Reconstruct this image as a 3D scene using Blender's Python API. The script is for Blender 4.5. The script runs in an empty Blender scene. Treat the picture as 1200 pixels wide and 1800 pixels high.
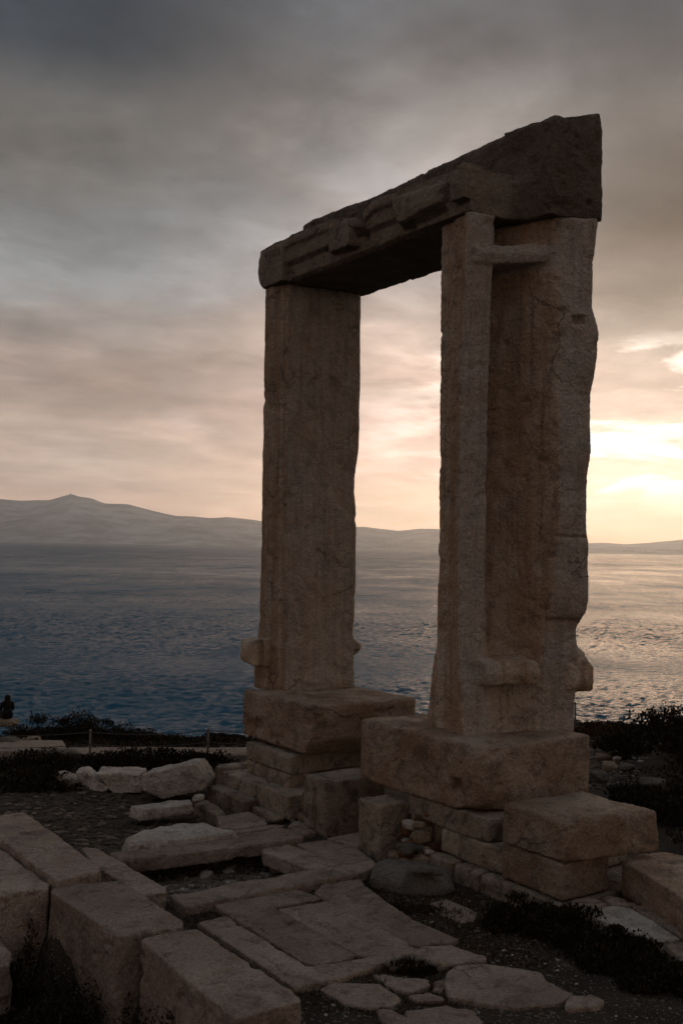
import bpy, bmesh, math, random
import numpy as np
from mathutils import Vector, Matrix
R = math.radians
random.seed(7)
sc = bpy.context.scene
col = sc.collection

# ------------------------------------------------------------------ camera
F_PX = 1850.0
PITCH = math.atan(61.5 / F_PX)
ROLL = math.atan(23 / 1200)
CAM = np.array([0.0, 0.0, 3.5])
cF = np.array([0, math.cos(PITCH), math.sin(PITCH)])
cR0 = np.array([1.0, 0, 0]); cU0 = np.array([0, -math.sin(PITCH), math.cos(PITCH)])
cR = math.cos(ROLL) * cR0 + math.sin(ROLL) * cU0
cU = math.cos(ROLL) * cU0 - math.sin(ROLL) * cR0
cam_d = bpy.data.cameras.new('camera')
cam_d.sensor_fit = 'VERTICAL'; cam_d.sensor_height = 36; cam_d.lens = F_PX / 1800 * 36
cam_d.clip_start = 0.1; cam_d.clip_end = 200000
cam = bpy.data.objects.new('camera', cam_d); col.objects.link(cam)
cam.matrix_world = Matrix(((cR[0], cU[0], -cF[0], CAM[0]), (cR[1], cU[1], -cF[1], CAM[1]),
                           (cR[2], cU[2], -cF[2], CAM[2]), (0, 0, 0, 1)))
sc.camera = cam
sc.view_settings.view_transform = 'Standard'; sc.view_settings.look = 'None'
sc.view_settings.exposure = 0; sc.view_settings.gamma = 1
sc.cycles.volume_bounces = 2
sc.cycles.max_bounces = 6
sc.cycles.use_denoising = True

def lin(*c):
    return tuple(((x / 255) / 12.92 if x / 255 <= .04045 else ((x / 255 + .055) / 1.055) ** 2.4) for x in c)

# ------------------------------------------------------------------ node helpers
class NT:
    def __init__(s, nt): s.nt = nt; s.n = nt.nodes; s.l = nt.links
    def node(s, t, **k):
        n = s.n.new(t)
        for a, b in k.items(): setattr(n, a, b)
        return n
    def put(s, sock, v):
        if isinstance(v, bpy.types.NodeSocket): s.l.new(v, sock)
        elif v is not None:
            if hasattr(sock.default_value, '__len__') and not isinstance(v, (int, float)):
                v = tuple(v)
                if len(sock.default_value) == 4 and len(v) == 3: v = v + (1,)
            sock.default_value = v
    def math(s, op, a, b=None, c=None, clamp=False):
        n = s.node('ShaderNodeMath', operation=op, use_clamp=clamp)
        for i, v in enumerate((a, b, c)):
            if v is not None: s.put(n.inputs[i], v)
        return n.outputs[0]
    def mix(s, f, a, b, mode='MIX', clamp=False):
        n = s.node('ShaderNodeMix', data_type='RGBA', blend_type=mode)
        n.clamp_result = clamp
        s.put(n.inputs[0], f); s.put(n.inputs[6], a); s.put(n.inputs[7], b)
        return n.outputs[2]
    def noise(s, vec, scale, detail=6, rough=.55, dist=0.0):
        n = s.node('ShaderNodeTexNoise')
        s.put(n.inputs['Vector'], vec); n.inputs['Scale'].default_value = scale
        n.inputs['Detail'].default_value = detail; n.inputs['Roughness'].default_value = rough
        n.inputs['Distortion'].default_value = dist
        return n.outputs['Fac']
    def voro(s, vec, scale, feature='F1', out='Distance'):
        n = s.node('ShaderNodeTexVoronoi', feature=feature)
        s.put(n.inputs['Vector'], vec); n.inputs['Scale'].default_value = scale
        return n.outputs[out]
    def ramp(s, f, stops, interp='LINEAR'):
        n = s.node('ShaderNodeValToRGB'); e = n.color_ramp.elements; n.color_ramp.interpolation = interp
        while len(e) > 1: e.remove(e[-1])
        for i, (p, c) in enumerate(stops):
            q = e[0] if i == 0 else e.new(p)
            q.position = p
            q.color = (c, c, c, 1) if isinstance(c, (int, float)) else tuple(c) + (1,)
        s.put(n.inputs[0], f)
        return n.outputs[0]
    def rng(s, f, a, b, c, d, smooth=False):
        n = s.node('ShaderNodeMapRange', interpolation_type='SMOOTHSTEP' if smooth else 'LINEAR')
        for i, v in enumerate((f, a, b, c, d)): s.put(n.inputs[i], v)
        return n.outputs[0]
    def mapping(s, vec, scale=(1, 1, 1), rot=(0, 0, 0), loc=(0, 0, 0)):
        n = s.node('ShaderNodeMapping'); s.put(n.inputs[0], vec)
        n.inputs['Scale'].default_value = scale; n.inputs['Rotation'].default_value = rot
        n.inputs['Location'].default_value = loc
        return n.outputs[0]
    def bump(s, h, strength, dist, normal=None):
        n = s.node('ShaderNodeBump'); n.inputs['Strength'].default_value = strength
        n.inputs['Distance'].default_value = dist; s.put(n.inputs['Height'], h)
        if normal is not None: s.put(n.inputs['Normal'], normal)
        return n.outputs[0]

# ------------------------------------------------------------------ world: an overcast dusk sky, bright low on the right
SUN_AZ = R(17); SUN_EL = R(5)
w = bpy.data.worlds.new('World'); sc.world = w; w.use_nodes = True
T = NT(w.node_tree); T.n.clear()
tc = T.node('ShaderNodeTexCoord').outputs['Generated']
sep = T.node('ShaderNodeSeparateXYZ'); T.l.new(tc, sep.inputs[0])
X, Y, Z = sep.outputs
az = T.math('ARCTAN2', X, Y)
# the same overcast deck seen in perspective: coordinates on a flat cloud layer
den = T.math('ADD', T.math('MAXIMUM', Z, 0.0), 0.09)
comb = T.node('ShaderNodeCombineXYZ')
T.put(comb.inputs[0], T.math('DIVIDE', X, den)); T.put(comb.inputs[1], T.math('DIVIDE', Y, den))
P = T.mapping(comb.outputs[0], scale=(1.0, .8, 1), rot=(0, 0, R(-24)), loc=(3.1, 7.7, 0))
nbig = T.noise(P, .65, 3, .45, .3)
nmid = T.noise(P, 1.45, 5, .5, .4)
nfin = T.noise(P, 5.0, 7, .6, .3)
zz = T.math('ADD', Z, T.math('MULTIPLY', T.math('SUBTRACT', nbig, .5), T.rng(Z, 0, .2, 0, .12)))
zz = T.math('ADD', zz, T.math('MULTIPLY', T.math('SUBTRACT', nmid, .5), T.rng(Z, 0, .2, 0, .035)))
def LL(k, *c): return tuple(x * k for x in lin(*c))
left = T.ramp(zz, [(0, LL(1.75, 208, 166, 142)), (.03, LL(1.8, 216, 180, 158)), (.07, LL(1.25, 204, 180, 163)), (.14, LL(1.0, 180, 155, 141)),
                   (.20, LL(1.0, 150, 140, 134)), (.25, LL(.9, 146, 141, 137)), (.30, lin(134, 129, 125)), (.36, lin(118, 114, 110)),
                   (.42, lin(66, 72, 79)), (.50, lin(44, 53, 62)), (.62, lin(96, 102, 108)), (1, lin(146, 148, 152))])
midr = T.ramp(zz, [(0, LL(1.9, 240, 196, 158)), (.03, LL(1.85, 246, 206, 172)), (.09, LL(1.32, 238, 203, 184)), (.14, LL(1.1, 228, 196, 180)),
                   (.19, LL(1.0, 212, 186, 171)), (.25, LL(1.08, 178, 162, 154)), (.31, lin(160, 149, 144)), (.38, lin(158, 149, 144)),
                   (.44, lin(126, 121, 120)), (.52, lin(84, 86, 90)), (.64, lin(104, 106, 110)), (1, lin(146, 148, 152))])
right = T.ramp(zz, [(0, LL(1.6, 244, 190, 140)), (.03, LL(1.6, 255, 222, 178)), (.06, LL(1.55, 255, 238, 208)), (.10, LL(1.3, 248, 224, 200)),
                    (.14, LL(1.12, 232, 204, 186)), (.19, LL(1.0, 184, 166, 152)), (.25, LL(.66, 150, 135, 122)), (.30, lin(92, 83, 76)),
                    (.38, lin(104, 98, 94)), (.44, lin(80, 80, 82)), (.52, lin(72, 75, 80)), (.64, lin(98, 102, 106)), (1, lin(146, 148, 152))])
sky = T.mix(T.rng(az, -.24, .04, 0, 1, True), left, midr)
sky = T.mix(T.rng(az, .06, .32, 0, 1, True), sky, right)
# thin spots in the deck in front of the hidden sun
daz = T.math('ABSOLUTE', T.math('SUBTRACT', az, .30))
near = T.math('MULTIPLY', T.rng(daz, .02, .34, 1, 0, True),
              T.math('MULTIPLY', T.rng(Z, .02, .05, .4, 1, True), T.rng(Z, .14, .21, 1, 0, True)))
P2 = T.mapping(tc, scale=(4.2, 4.2, 17), loc=(1.3, .2, 4.4))
gaps = T.rng(T.noise(P2, 1.6, 7, .58, .5), .44, .56, 0, 1, True)
gl = T.math('MULTIPLY', near, gaps)
sky = T.mix(gl, sky, (2.3, 2.0, 1.7))
band = T.math('MULTIPLY', T.math('MULTIPLY', T.rng(Z, .0, .02, 0, 1, True), T.rng(Z, .035, .07, 1, 0, True)), T.rng(az, .0, .32, .0, .9, True))
sky = T.mix(band, sky, (1.6, 1.2, .8))
mod = T.math('ADD', T.math('MULTIPLY', T.math('SUBTRACT', nmid, .5), 1.75), 1.0)
mod = T.math('ADD', mod, T.math('MULTIPLY', T.math('SUBTRACT', nfin, .5), .8))
mod = T.math('ADD', mod, T.math('MULTIPLY', T.math('SUBTRACT', T.noise(P2, 1.1, 6, .55, .2), .5), T.rng(Z, .02, .25, .35, .3)))
edge = T.rng(T.noise(P, 1.05, 9, .56, .2), .46, .55, 0, 1, True)
edge2 = T.rng(T.noise(T.mapping(P, scale=(1, 1.4, 1), loc=(9, 3, 0)), 2.2, 9, .6, .2), .47, .58, 0, 1, True)
mod = T.math('MULTIPLY', mod, T.math('ADD', .86, T.math('ADD', T.math('MULTIPLY', edge, .17), T.math('MULTIPLY', edge2, .11))))
mod = T.math('ADD', 1.0, T.math('MULTIPLY', T.math('SUBTRACT', mod, 1.0), T.rng(Z, .03, .24, .42, 1.0)))
modc = T.node('ShaderNodeCombineColor')
for i in range(3): T.put(modc.inputs[i], mod)
sky = T.mix(1.0, sky, modc.outputs[0], 'MULTIPLY')
hue = T.rng(T.noise(P, 1.1, 4, .5, .5), .42, .6, 0, 1, True)
hue = T.math('MULTIPLY', hue, T.math('MULTIPLY', T.rng(az, -.1, .25, 1, .35), T.rng(Z, .1, .25, .25, .8)))
sky = T.mix(hue, sky, T.mix(1.0, sky, (.86, .98, 1.08), 'MULTIPLY'))
# unseen sky behind the camera, given a warm tone to light the upright faces
back = T.rng(Y, -.5, .45, 1, 0, True)
sky = T.mix(T.math('MULTIPLY', T.math('MULTIPLY', back, .9), T.rng(Z, .6, .95, 1, 0)), sky, T.mix(T.rng(Z, 0, .6, 0, 1), lin(128, 100, 80), lin(100, 96, 96)))
nish = T.node('ShaderNodeTexSky', sky_type='NISHITA', sun_disc=False)
nish.sun_elevation = SUN_EL; nish.sun_rotation = SUN_AZ
bg1 = T.node('ShaderNodeBackground'); T.put(bg1.inputs[0], nish.outputs[0]); bg1.inputs[1].default_value = .05
bg2 = T.node('ShaderNodeBackground'); T.put(bg2.inputs[0], sky); bg2.inputs[1].default_value = 1.1
mx = T.node('ShaderNodeMixShader'); mx.inputs[0].default_value = .96
T.l.new(bg1.outputs[0], mx.inputs[1]); T.l.new(bg2.outputs[0], mx.inputs[2])
T.l.new(mx.outputs[0], T.node('ShaderNodeOutputWorld').inputs[0])

sun_d = bpy.data.lights.new('sun', 'SUN'); sun_d.energy = .58; sun_d.angle = R(22); sun_d.color = (1, .65, .40)
sun = bpy.data.objects.new('sun', sun_d); col.objects.link(sun)
sd = Vector((math.sin(SUN_AZ) * math.cos(SUN_EL), math.cos(SUN_AZ) * math.cos(SUN_EL), math.sin(SUN_EL)))
sun.rotation_euler = (-sd).to_track_quat('-Z', 'Y').to_euler()

# ------------------------------------------------------------------ measuring helpers (metres; the gate has its own u,v axes)
def ray(x, y): return cF * F_PX + cR * (x - 600) - cU * (y - 900)
def atz(x, y, z):
    d = ray(x, y); return CAM + d * ((z - CAM[2]) / d[2])
def aty(x, y, Yd):
    d = ray(x, y); return CAM + d * (Yd / d[1])
gu = np.array([.561, -.828, 0]); gu /= np.linalg.norm(gu); gv = np.array([-gu[1], gu[0], 0])
GO = atz(838, 1315, 1.43) * [1, 1, 0]
def UV(a, b, z): return GO + gu * a + gv * b + np.array([0, 0, z])
def at_v(x, y, v):
    d = ray(x, y); t = (v - (CAM - GO) @ gv) / (d @ gv); p = CAM + d * t
    return float((p - GO) @ gu), float(p[2])
def interp(pts, z):
    pts = sorted(pts); return float(np.interp(z, [p[0] for p in pts], [p[1] for p in pts]))

# ------------------------------------------------------------------ numpy noise
_rs = np.random.RandomState(11)
_perm = np.concatenate([_rs.permutation(256)] * 3)
_gr = _rs.normal(size=(256, 3)); _gr /= np.linalg.norm(_gr, axis=1)[:, None]
def perlin(p):
    i = np.floor(p).astype(int); f = p - i; i &= 255
    uu = f * f * f * (f * (f * 6 - 15) + 10); out = 0
    for dx in (0, 1):
        for dy in (0, 1):
            for dz in (0, 1):
                h = _perm[_perm[_perm[(i[:, 0] + dx) & 255] + ((i[:, 1] + dy) & 255)] + ((i[:, 2] + dz) & 255)]
                d = (_gr[h] * (f - [dx, dy, dz])).sum(1)
                wgt = (uu[:, 0] if dx else 1 - uu[:, 0]) * (uu[:, 1] if dy else 1 - uu[:, 1]) * (uu[:, 2] if dz else 1 - uu[:, 2])
                out = out + d * wgt
    return out
def fbm(p, s, o=4, rough=.5, seed=0.0):
    p = np.asarray(p, float) * s + seed * 17.13 + .37; a = 1; t = 0
    for k in range(o): t = t + a * perlin(p); p = p * 2.03 + 5.1; a *= rough
    return t

# ------------------------------------------------------------------ object helpers
def tag(o, label=None, cat=None, group=None, kind=None):
    if label: o['label'] = label
    if cat: o['category'] = cat
    if group: o['group'] = group
    if kind: o['kind'] = kind
    return o
def empty(name, loc):
    o = bpy.data.objects.new(name, None); col.objects.link(o); o.location = tuple(loc); o.empty_display_size = .2
    return o
bpy_meshes = bpy.data.meshes
def world_org(o):
    p = np.array(o.location)
    while o.parent: o = o.parent; p = p + np.array(o.location)
    return p
class Shape:
    """closed solids collected as vertices and faces"""
    def __init__(s): s.v = []; s.f = []
    def add(s, v, f):
        b = len(s.v); s.v += [tuple(map(float, q)) for q in v]; s.f += [tuple(i + b for i in g) for g in f]; return s
    def rings(s, rings):
        n = len(rings[0]); v = [p for r in rings for p in r]; f = []
        for k in range(len(rings) - 1):
            for i in range(n):
                j = (i + 1) % n; f.append((k * n + i, k * n + j, (k + 1) * n + j, (k + 1) * n + i))
        f.append(tuple(range(n))[::-1]); f.append(tuple((len(rings) - 1) * n + i for i in range(n)))
        return s.add(v, f)
    def box(s, u0, u1, v0, v1, z0, z1):
        q = [(u0, v0), (u1, v0), (u1, v1), (u0, v1)]
        return s.rings([[UV(a, b, z0) for a, b in q], [UV(a, b, z1) for a, b in q]])
    def prism(s, top, h, flare=0.0):
        top = [np.array(p, float) for p in top]; c = sum(top) / len(top)
        area = sum(top[i][0] * top[(i + 1) % len(top)][1] - top[(i + 1) % len(top)][0] * top[i][1] for i in range(len(top)))
        if area < 0: top = top[::-1]
        bot = [p + (p - c) * flare * [1, 1, 0] - [0, 0, h] for p in top]
        return s.rings([bot, top])
    def hull(s, pts):
        bm = bmesh.new()
        for p in pts: bm.verts.new(tuple(map(float, p)))
        r = bmesh.ops.convex_hull(bm, input=bm.verts)
        bmesh.ops.delete(bm, geom=[g for g in r['geom_interior'] if isinstance(g, bmesh.types.BMVert)], context='VERTS')
        bm.verts.ensure_lookup_table(); bm.verts.index_update()
        v = [p.co[:] for p in bm.verts]; f = [[q.index for q in g.verts] for g in bm.faces]
        bm.free(); return s.add(v, f)

def mesh_from(v, f, name):
    me = bpy_meshes.new(name); me.from_pydata([tuple(p) for p in v], [], [tuple(g) for g in f]); me.update(); return me

def stone(name, shape, mat, parent=None, voxel=.03, smooth=3, amp=.012, sc_=2.2, chip=.7, fine=.004, seed=None, dents=(), pits=(), zonef=None, wearf=None):
    """voxel-weld the solids, wear the edges, roughen the faces; the object's origin is at its base"""
    seed = random.random() * 40 if seed is None else seed
    me = mesh_from(shape.v, shape.f, name)
    bm = bmesh.new(); bm.from_mesh(me); bmesh.ops.recalc_face_normals(bm, faces=bm.faces); bm.to_mesh(me); bm.free()
    tmp = bpy.data.objects.new('tmp', me); col.objects.link(tmp)
    m = tmp.modifiers.new('r', 'REMESH'); m.mode = 'VOXEL'; m.voxel_size = voxel
    dg = bpy.context.evaluated_depsgraph_get(); dg.update()
    me2 = bpy_meshes.new_from_object(tmp.evaluated_get(dg)); bpy.data.objects.remove(tmp); bpy_meshes.remove(me)
    n = len(me2.vertices); co = np.empty(n * 3); me2.vertices.foreach_get('co', co); co = co.reshape(-1, 3)
    e = np.empty(len(me2.edges) * 2, int); me2.edges.foreach_get('vertices', e); e = e.reshape(-1, 2)
    deg = np.bincount(e.ravel(), minlength=n)[:, None].astype(float)
    def lap(c, k, fac=.5):
        for _ in range(k):
            s_ = np.stack([np.bincount(e[:, 0], c[e[:, 1], a], n) + np.bincount(e[:, 1], c[e[:, 0], a], n) for a in range(3)], 1)
            c = c * (1 - fac) + s_ / deg * fac
        return c
    co = lap(co, smooth)
    if chip > 0:
        worn = lap(co, 12, .7)
        mk = np.clip((fbm(co, 2.3, 4, .6, seed) - .02) * 4, 0.06, 1) * chip
        co = co + (worn - co) * mk[:, None]
    if wearf:
        q = np.stack([(co - GO) @ gu, (co - GO) @ gv, co[:, 2]], 1)
        co = co + (lap(co, 90, .85) - co) * np.clip(wearf(q, co), 0, 1)[:, None]
    me2.vertices.foreach_set('co', co.ravel()); me2.update()
    nr = np.empty(n * 3); me2.vertex_normals.foreach_get('vector', nr); nr = nr.reshape(-1, 3)
    d = amp * fbm(co, sc_, 5, .55, seed + 3) + fine * fbm(co, 19, 3, .6, seed + 9)
    # flaked hollows
    fl = fbm(co, sc_ * 1.6, 3, .5, seed + 21); d -= amp * 1.5 * np.clip((fl - .28) * 5, 0, 1)
    if pits: d -= pits * np.clip((fbm(co, 26, 2, .5, seed + 31) - .42) * 7, 0, 1)
    co = co + nr * d[:, None]
    for c, ax, hs, depth in dents:      # carved sockets: centre, three axes, half sizes, push vector
        q = co - np.array(c); loc = np.stack([q @ np.array(a) for a in ax], 1)
        ed = np.min([(hs[k] - np.abs(loc[:, k])) / (voxel * .8) for k in range(3)], 0)
        co = co + np.array(depth) * np.clip(ed, 0, 1)[:, None]
    if parent is None: org = np.array([(co[:, 0].min() + co[:, 0].max()) / 2, (co[:, 1].min() + co[:, 1].max()) / 2, co[:, 2].min()])
    else: org = world_org(parent)
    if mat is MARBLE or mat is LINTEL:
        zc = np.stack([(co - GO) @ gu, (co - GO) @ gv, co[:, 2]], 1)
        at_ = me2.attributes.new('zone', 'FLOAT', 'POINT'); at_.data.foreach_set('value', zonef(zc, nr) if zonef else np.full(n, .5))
    me2.vertices.foreach_set('co', (co - org).ravel())
    me2.polygons.foreach_set('use_smooth', np.ones(len(me2.polygons), bool)); me2.update()
    me2.name = name; me2.materials.clear(); me2.materials.append(mat)
    o = bpy.data.objects.new(name, me2); col.objects.link(o)
    if parent is None: o.location = tuple(org)
    else: o.parent = parent
    return o

def plain(name, v, f, mat, parent=None, smooth=False, loc=None):
    v = np.array(v, float)
    org = world_org(parent) if parent else (np.array(loc, float) if loc is not None else np.zeros(3))
    me = mesh_from(v - org, f, name); me.materials.append(mat)
    if smooth: me.polygons.foreach_set('use_smooth', np.ones(len(me.polygons), bool))
    o = bpy.data.objects.new(name, me); col.objects.link(o)
    if parent: o.parent = parent
    else: o.location = tuple(org)
    return o

# ------------------------------------------------------------------ materials
def new_mat(name):
    m = bpy.data.materials.new(name); m.use_nodes = True
    t = NT(m.node_tree); b = t.n['Principled BSDF']; return m, t, b
def stone_mat(name, base, pale, stain, dark, streak=0.0, stain_amt=.5, dark_amt=.4, bump=1.0, hor=0.0, zone=None):
    m, t, b = new_mat(name)
    pos = t.node('ShaderNodeNewGeometry').outputs['Position']
    rnd = t.node('ShaderNodeObjectInfo').outputs['Random']
    off = t.node('ShaderNodeVectorMath', operation='ADD'); t.put(off.inputs[0], pos)
    cx = t.node('ShaderNodeCombineXYZ'); t.put(cx.inputs[0], t.math('MULTIPLY', rnd, 31)); t.put(cx.inputs[1], t.math('MULTIPLY', rnd, 17))
    t.put(off.inputs[1], cx.outputs[0]); pos = off.outputs[0]
    c = t.mix(t.rng(t.noise(pos, 1.3, 6, .6, .4), .35, .65, 0, 1, True), base, pale)
    st = t.rng(t.noise(pos, 1.9, 8, .68, .8), .5 - .08 * stain_amt, .66, 0, stain_amt, True)
    c = t.mix(st, c, stain)
    if streak:
        sv = t.mapping(pos, scale=(7, 7, .35)); s1 = t.noise(sv, 1.3, 6, .6, .2)
        c = t.mix(t.math('MULTIPLY', t.rng(s1, .47, .68, 0, 1, True), streak), c, stain)
        sv2 = t.mapping(pos, scale=(11, 11, .6), loc=(4, 2, 1)); s2 = t.noise(sv2, 1.1, 7, .62, .3)
        c = t.mix(t.math('MULTIPLY', t.rng(s2, .5, .68, 0, 1, True), streak), c, dark)
    if hor:
        hv = t.mapping(pos, scale=(.7, .7, 9)); c = t.mix(t.math('MULTIPLY', t.rng(t.noise(hv, 1.2, 6, .6, .3), .48, .7, 0, 1, True), hor), c, dark)
    dk = t.math('MULTIPLY', t.rng(t.noise(pos, 4.2, 10, .75, .6), .48, .64, 0, 1, True), min(1, dark_amt * 1.35))
    c = t.mix(dk, c, dark)
    lich = t.math('MULTIPLY', t.rng(t.noise(pos, 14, 6, .7), .60, .70, 0, 1, True), .35)
    c = t.mix(lich, c, pale)
    if zone:
        zn = t.node('ShaderNodeAttribute', attribute_name='zone').outputs['Fac']
        c = t.mix(t.math('MULTIPLY', t.rng(zn, .5, 1, 0, 1), t.rng(t.noise(pos, 3, 6, .65), .3, .6, .25, .8)), c, zone[0])
        c = t.mix(t.math('MULTIPLY', t.rng(zn, 0, .5, 1, 0), t.rng(t.noise(pos, 2.2, 6, .65), .3, .6, .3, .8)), c, zone[1])
    wv_ = t.node('ShaderNodeVectorMath', operation='MULTIPLY_ADD'); nv_ = t.node('ShaderNodeTexNoise'); t.put(nv_.inputs['Vector'], pos); nv_.inputs['Scale'].default_value = 2.6; nv_.inputs['Detail'].default_value = 5
    t.put(wv_.inputs[0], nv_.outputs['Color']); wv_.inputs[1].default_value = (.55, .55, .55); t.put(wv_.inputs[2], pos)
    ck = t.math('MULTIPLY', t.rng(t.voro(wv_.outputs[0], .75, 'DISTANCE_TO_EDGE'), .002, .009, 1, 0), t.rng(t.noise(pos, 1.1, 3), .54, .62, 0, 1))
    c = t.mix(t.math('MULTIPLY', ck, .6), c, tuple(x * .5 for x in dark))
    c = t.mix(t.math('MULTIPLY', t.rng(t.voro(pos, 16), .16, .05, 0, 1), t.math('MULTIPLY', t.rng(t.noise(pos, 3.1, 3), .45, .6, 0, 1), .75)), c, dark)
    g = t.noise(pos, 85, 4, .7); gr = t.math('MULTIPLY', t.rng(g, .3, .7, .6, 1.4), t.rng(t.noise(pos, 33, 5, .75), .3, .7, .7, 1.3))
    gc = t.node('ShaderNodeCombineColor')
    for i in range(3): t.put(gc.inputs[i], gr)
    c = t.mix(1.0, c, gc.outputs[0], 'MULTIPLY')
    v = t.rng(rnd, 0, 1, .86, 1.14); vc = t.node('ShaderNodeCombineColor')
    for i in range(3): t.put(vc.inputs[i], v)
    c = t.mix(1.0, c, vc.outputs[0], 'MULTIPLY')
    t.put(b.inputs['Base Color'], c); b.inputs['Roughness'].default_value = .88; b.inputs['Specular IOR Level'].default_value = .25
    pit = t.rng(t.voro(pos, 30), 0, .32, 0, 1, True)
    pm = t.rng(t.noise(pos, 7, 3, .5), .5, .62, 0, 1, True)
    h = t.math('ADD', t.math('MULTIPLY', g, .35), t.math('MULTIPLY', t.noise(pos, 24, 6, .7), .9))
    h = t.math('ADD', h, t.math('MULTIPLY', t.math('MULTIPLY', pit, pm), .5))
    h = t.math('ADD', h, t.math('MULTIPLY', t.noise(pos, 6, 6, .65), 1.4))
    h = t.math('SUBTRACT', h, t.math('MULTIPLY', ck, .7))
    n1 = t.bump(h, .75 * bump, .03)
    t.put(b.inputs['Normal'], n1)
    return m
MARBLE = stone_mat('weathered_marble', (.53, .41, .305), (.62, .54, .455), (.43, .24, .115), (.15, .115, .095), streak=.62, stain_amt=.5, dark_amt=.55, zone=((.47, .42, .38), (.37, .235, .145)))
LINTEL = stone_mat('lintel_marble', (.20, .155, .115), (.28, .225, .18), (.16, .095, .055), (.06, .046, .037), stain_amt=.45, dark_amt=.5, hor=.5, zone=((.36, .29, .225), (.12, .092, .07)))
BLOCK = stone_mat('plinth_marble', (.29, .205, .145), (.39, .31, .245), (.21, .115, .06), (.09, .066, .052), stain_amt=.6, dark_amt=.42, hor=.3, bump=1.1)
COURSE = stone_mat('course_limestone', (.28, .225, .17), (.38, .31, .25), (.19, .12, .07), (.06, .05, .04), stain_amt=.5, dark_amt=.55)
PAVE = stone_mat('paving_stone', (.27, .205, .165), (.36, .285, .235), (.22, .135, .09), (.09, .068, .055), stain_amt=.4, dark_amt=.45, bump=.9)
WHITE = stone_mat('broken_white_marble', (.46, .41, .36), (.56, .51, .46), (.34, .25, .18), (.16, .13, .11), stain_amt=.3, dark_amt=.4)
GREY = stone_mat('grey_field_stone', (.13, .115, .10), (.18, .165, .145), (.10, .08, .062), (.06, .055, .05), stain_amt=.3, dark_amt=.5)
RED = stone_mat('red_brown_stone', (.20, .09, .05), (.26, .14, .08), (.16, .06, .03), (.07, .045, .035), stain_amt=.4, dark_amt=.4)
TAN = stone_mat('tan_field_stone', (.26, .19, .125), (.35, .28, .2), (.2, .12, .07), (.08, .06, .05), stain_amt=.4, dark_amt=.4)

def simple_mat(name, colr, rough=.8, metal=0.0, vary=0.0, scale=8):
    m, t, b = new_mat(name)
    if vary:
        pos = t.node('ShaderNodeNewGeometry').outputs['Position']
        f = t.noise(pos, scale, 5, .6)
        t.put(b.inputs['Base Color'], t.mix(t.rng(f, .35, .65, 0, 1, True), tuple(x * (1 - vary) for x in colr), tuple(x * (1 + vary) for x in colr)))
    else: b.inputs['Base Color'].default_value = colr + (1,)
    b.inputs['Roughness'].default_value = rough; b.inputs['Metallic'].default_value = metal
    b.inputs['Specular IOR Level'].default_value = .2
    return m

# ground
def ground_mat():
    m, t, b = new_mat('gravelly_earth')
    pos = t.node('ShaderNodeNewGeometry').outputs['Position']
    c = t.mix(t.rng(t.noise(pos, 1.1, 7, .65), .38, .62, 0, 1, True), (.036, .028, .021), (.072, .056, .042))
    n = t.node('ShaderNodeTexVoronoi'); t.put(n.inputs['Vector'], pos); n.inputs['Scale'].default_value = 48
    cells = n.outputs['Color']; sp = t.node('ShaderNodeSeparateColor'); t.put(sp.inputs[0], cells)
    pale = t.math('MULTIPLY', t.rng(sp.outputs[0], .82, .86, 0, 1), t.rng(n.outputs['Distance'], .3, .45, 1, 0))
    c = t.mix(pale, c, (.26, .23, .2))
    c = t.mix(t.rng(sp.outputs[1], .2, .9, 0, .5), c, (.04, .034, .03))
    t.put(b.inputs['Base Color'], c); b.inputs['Roughness'].default_value = .95; b.inputs['Specular IOR Level'].default_value = .15
    h = t.math('ADD', t.math('MULTIPLY', t.math('SUBTRACT', 1, n.outputs['Distance']), .6), t.noise(pos, 12, 6, .7))
    t.put(b.inputs['Normal'], t.bump(h, .9, .03))
    return m
GROUND = ground_mat()

# ------------------------------------------------------------------ ground sheet
def inpoly(px, py, poly):
    ins = np.zeros(px.shape, bool); n = len(poly)
    for i in range(n):
        x0, y0 = poly[i][:2]; x1, y1 = poly[(i + 1) % n][:2]
        c = ((y0 > py) != (y1 > py)) & (px < (x1 - x0) * (py - y0) / (y1 - y0 + 1e-12) + x0); ins ^= c
    return ins
def distpoly(px, py, poly):
    d = np.full(px.shape, 1e9); n = len(poly)
    for i in range(n):
        a = np.array(poly[i][:2]); b_ = np.array(poly[(i + 1) % n][:2]); ab = b_ - a
        t_ = np.clip(((px - a[0]) * ab[0] + (py - a[1]) * ab[1]) / (ab @ ab), 0, 1)
        d = np.minimum(d, np.hypot(px - a[0] - t_ * ab[0], py - a[1] - t_ * ab[1]))
    return np.where(inpoly(px, py, poly), d, -d)
pit_front = [atz(x, y, 0) for x, y in ((-260, 1600), (60, 1590), (95, 1650), (220, 1700), (300, 1745), (410, 1830), (420, 1990), (-300, 1990))]
pit_rect = [atz(x, y, 0) for x, y in ((235, 1512), (300, 1508), (470, 1490), (560, 1532), (480, 1548), (300, 1585), (250, 1550))]
SEA = -8.0
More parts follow.
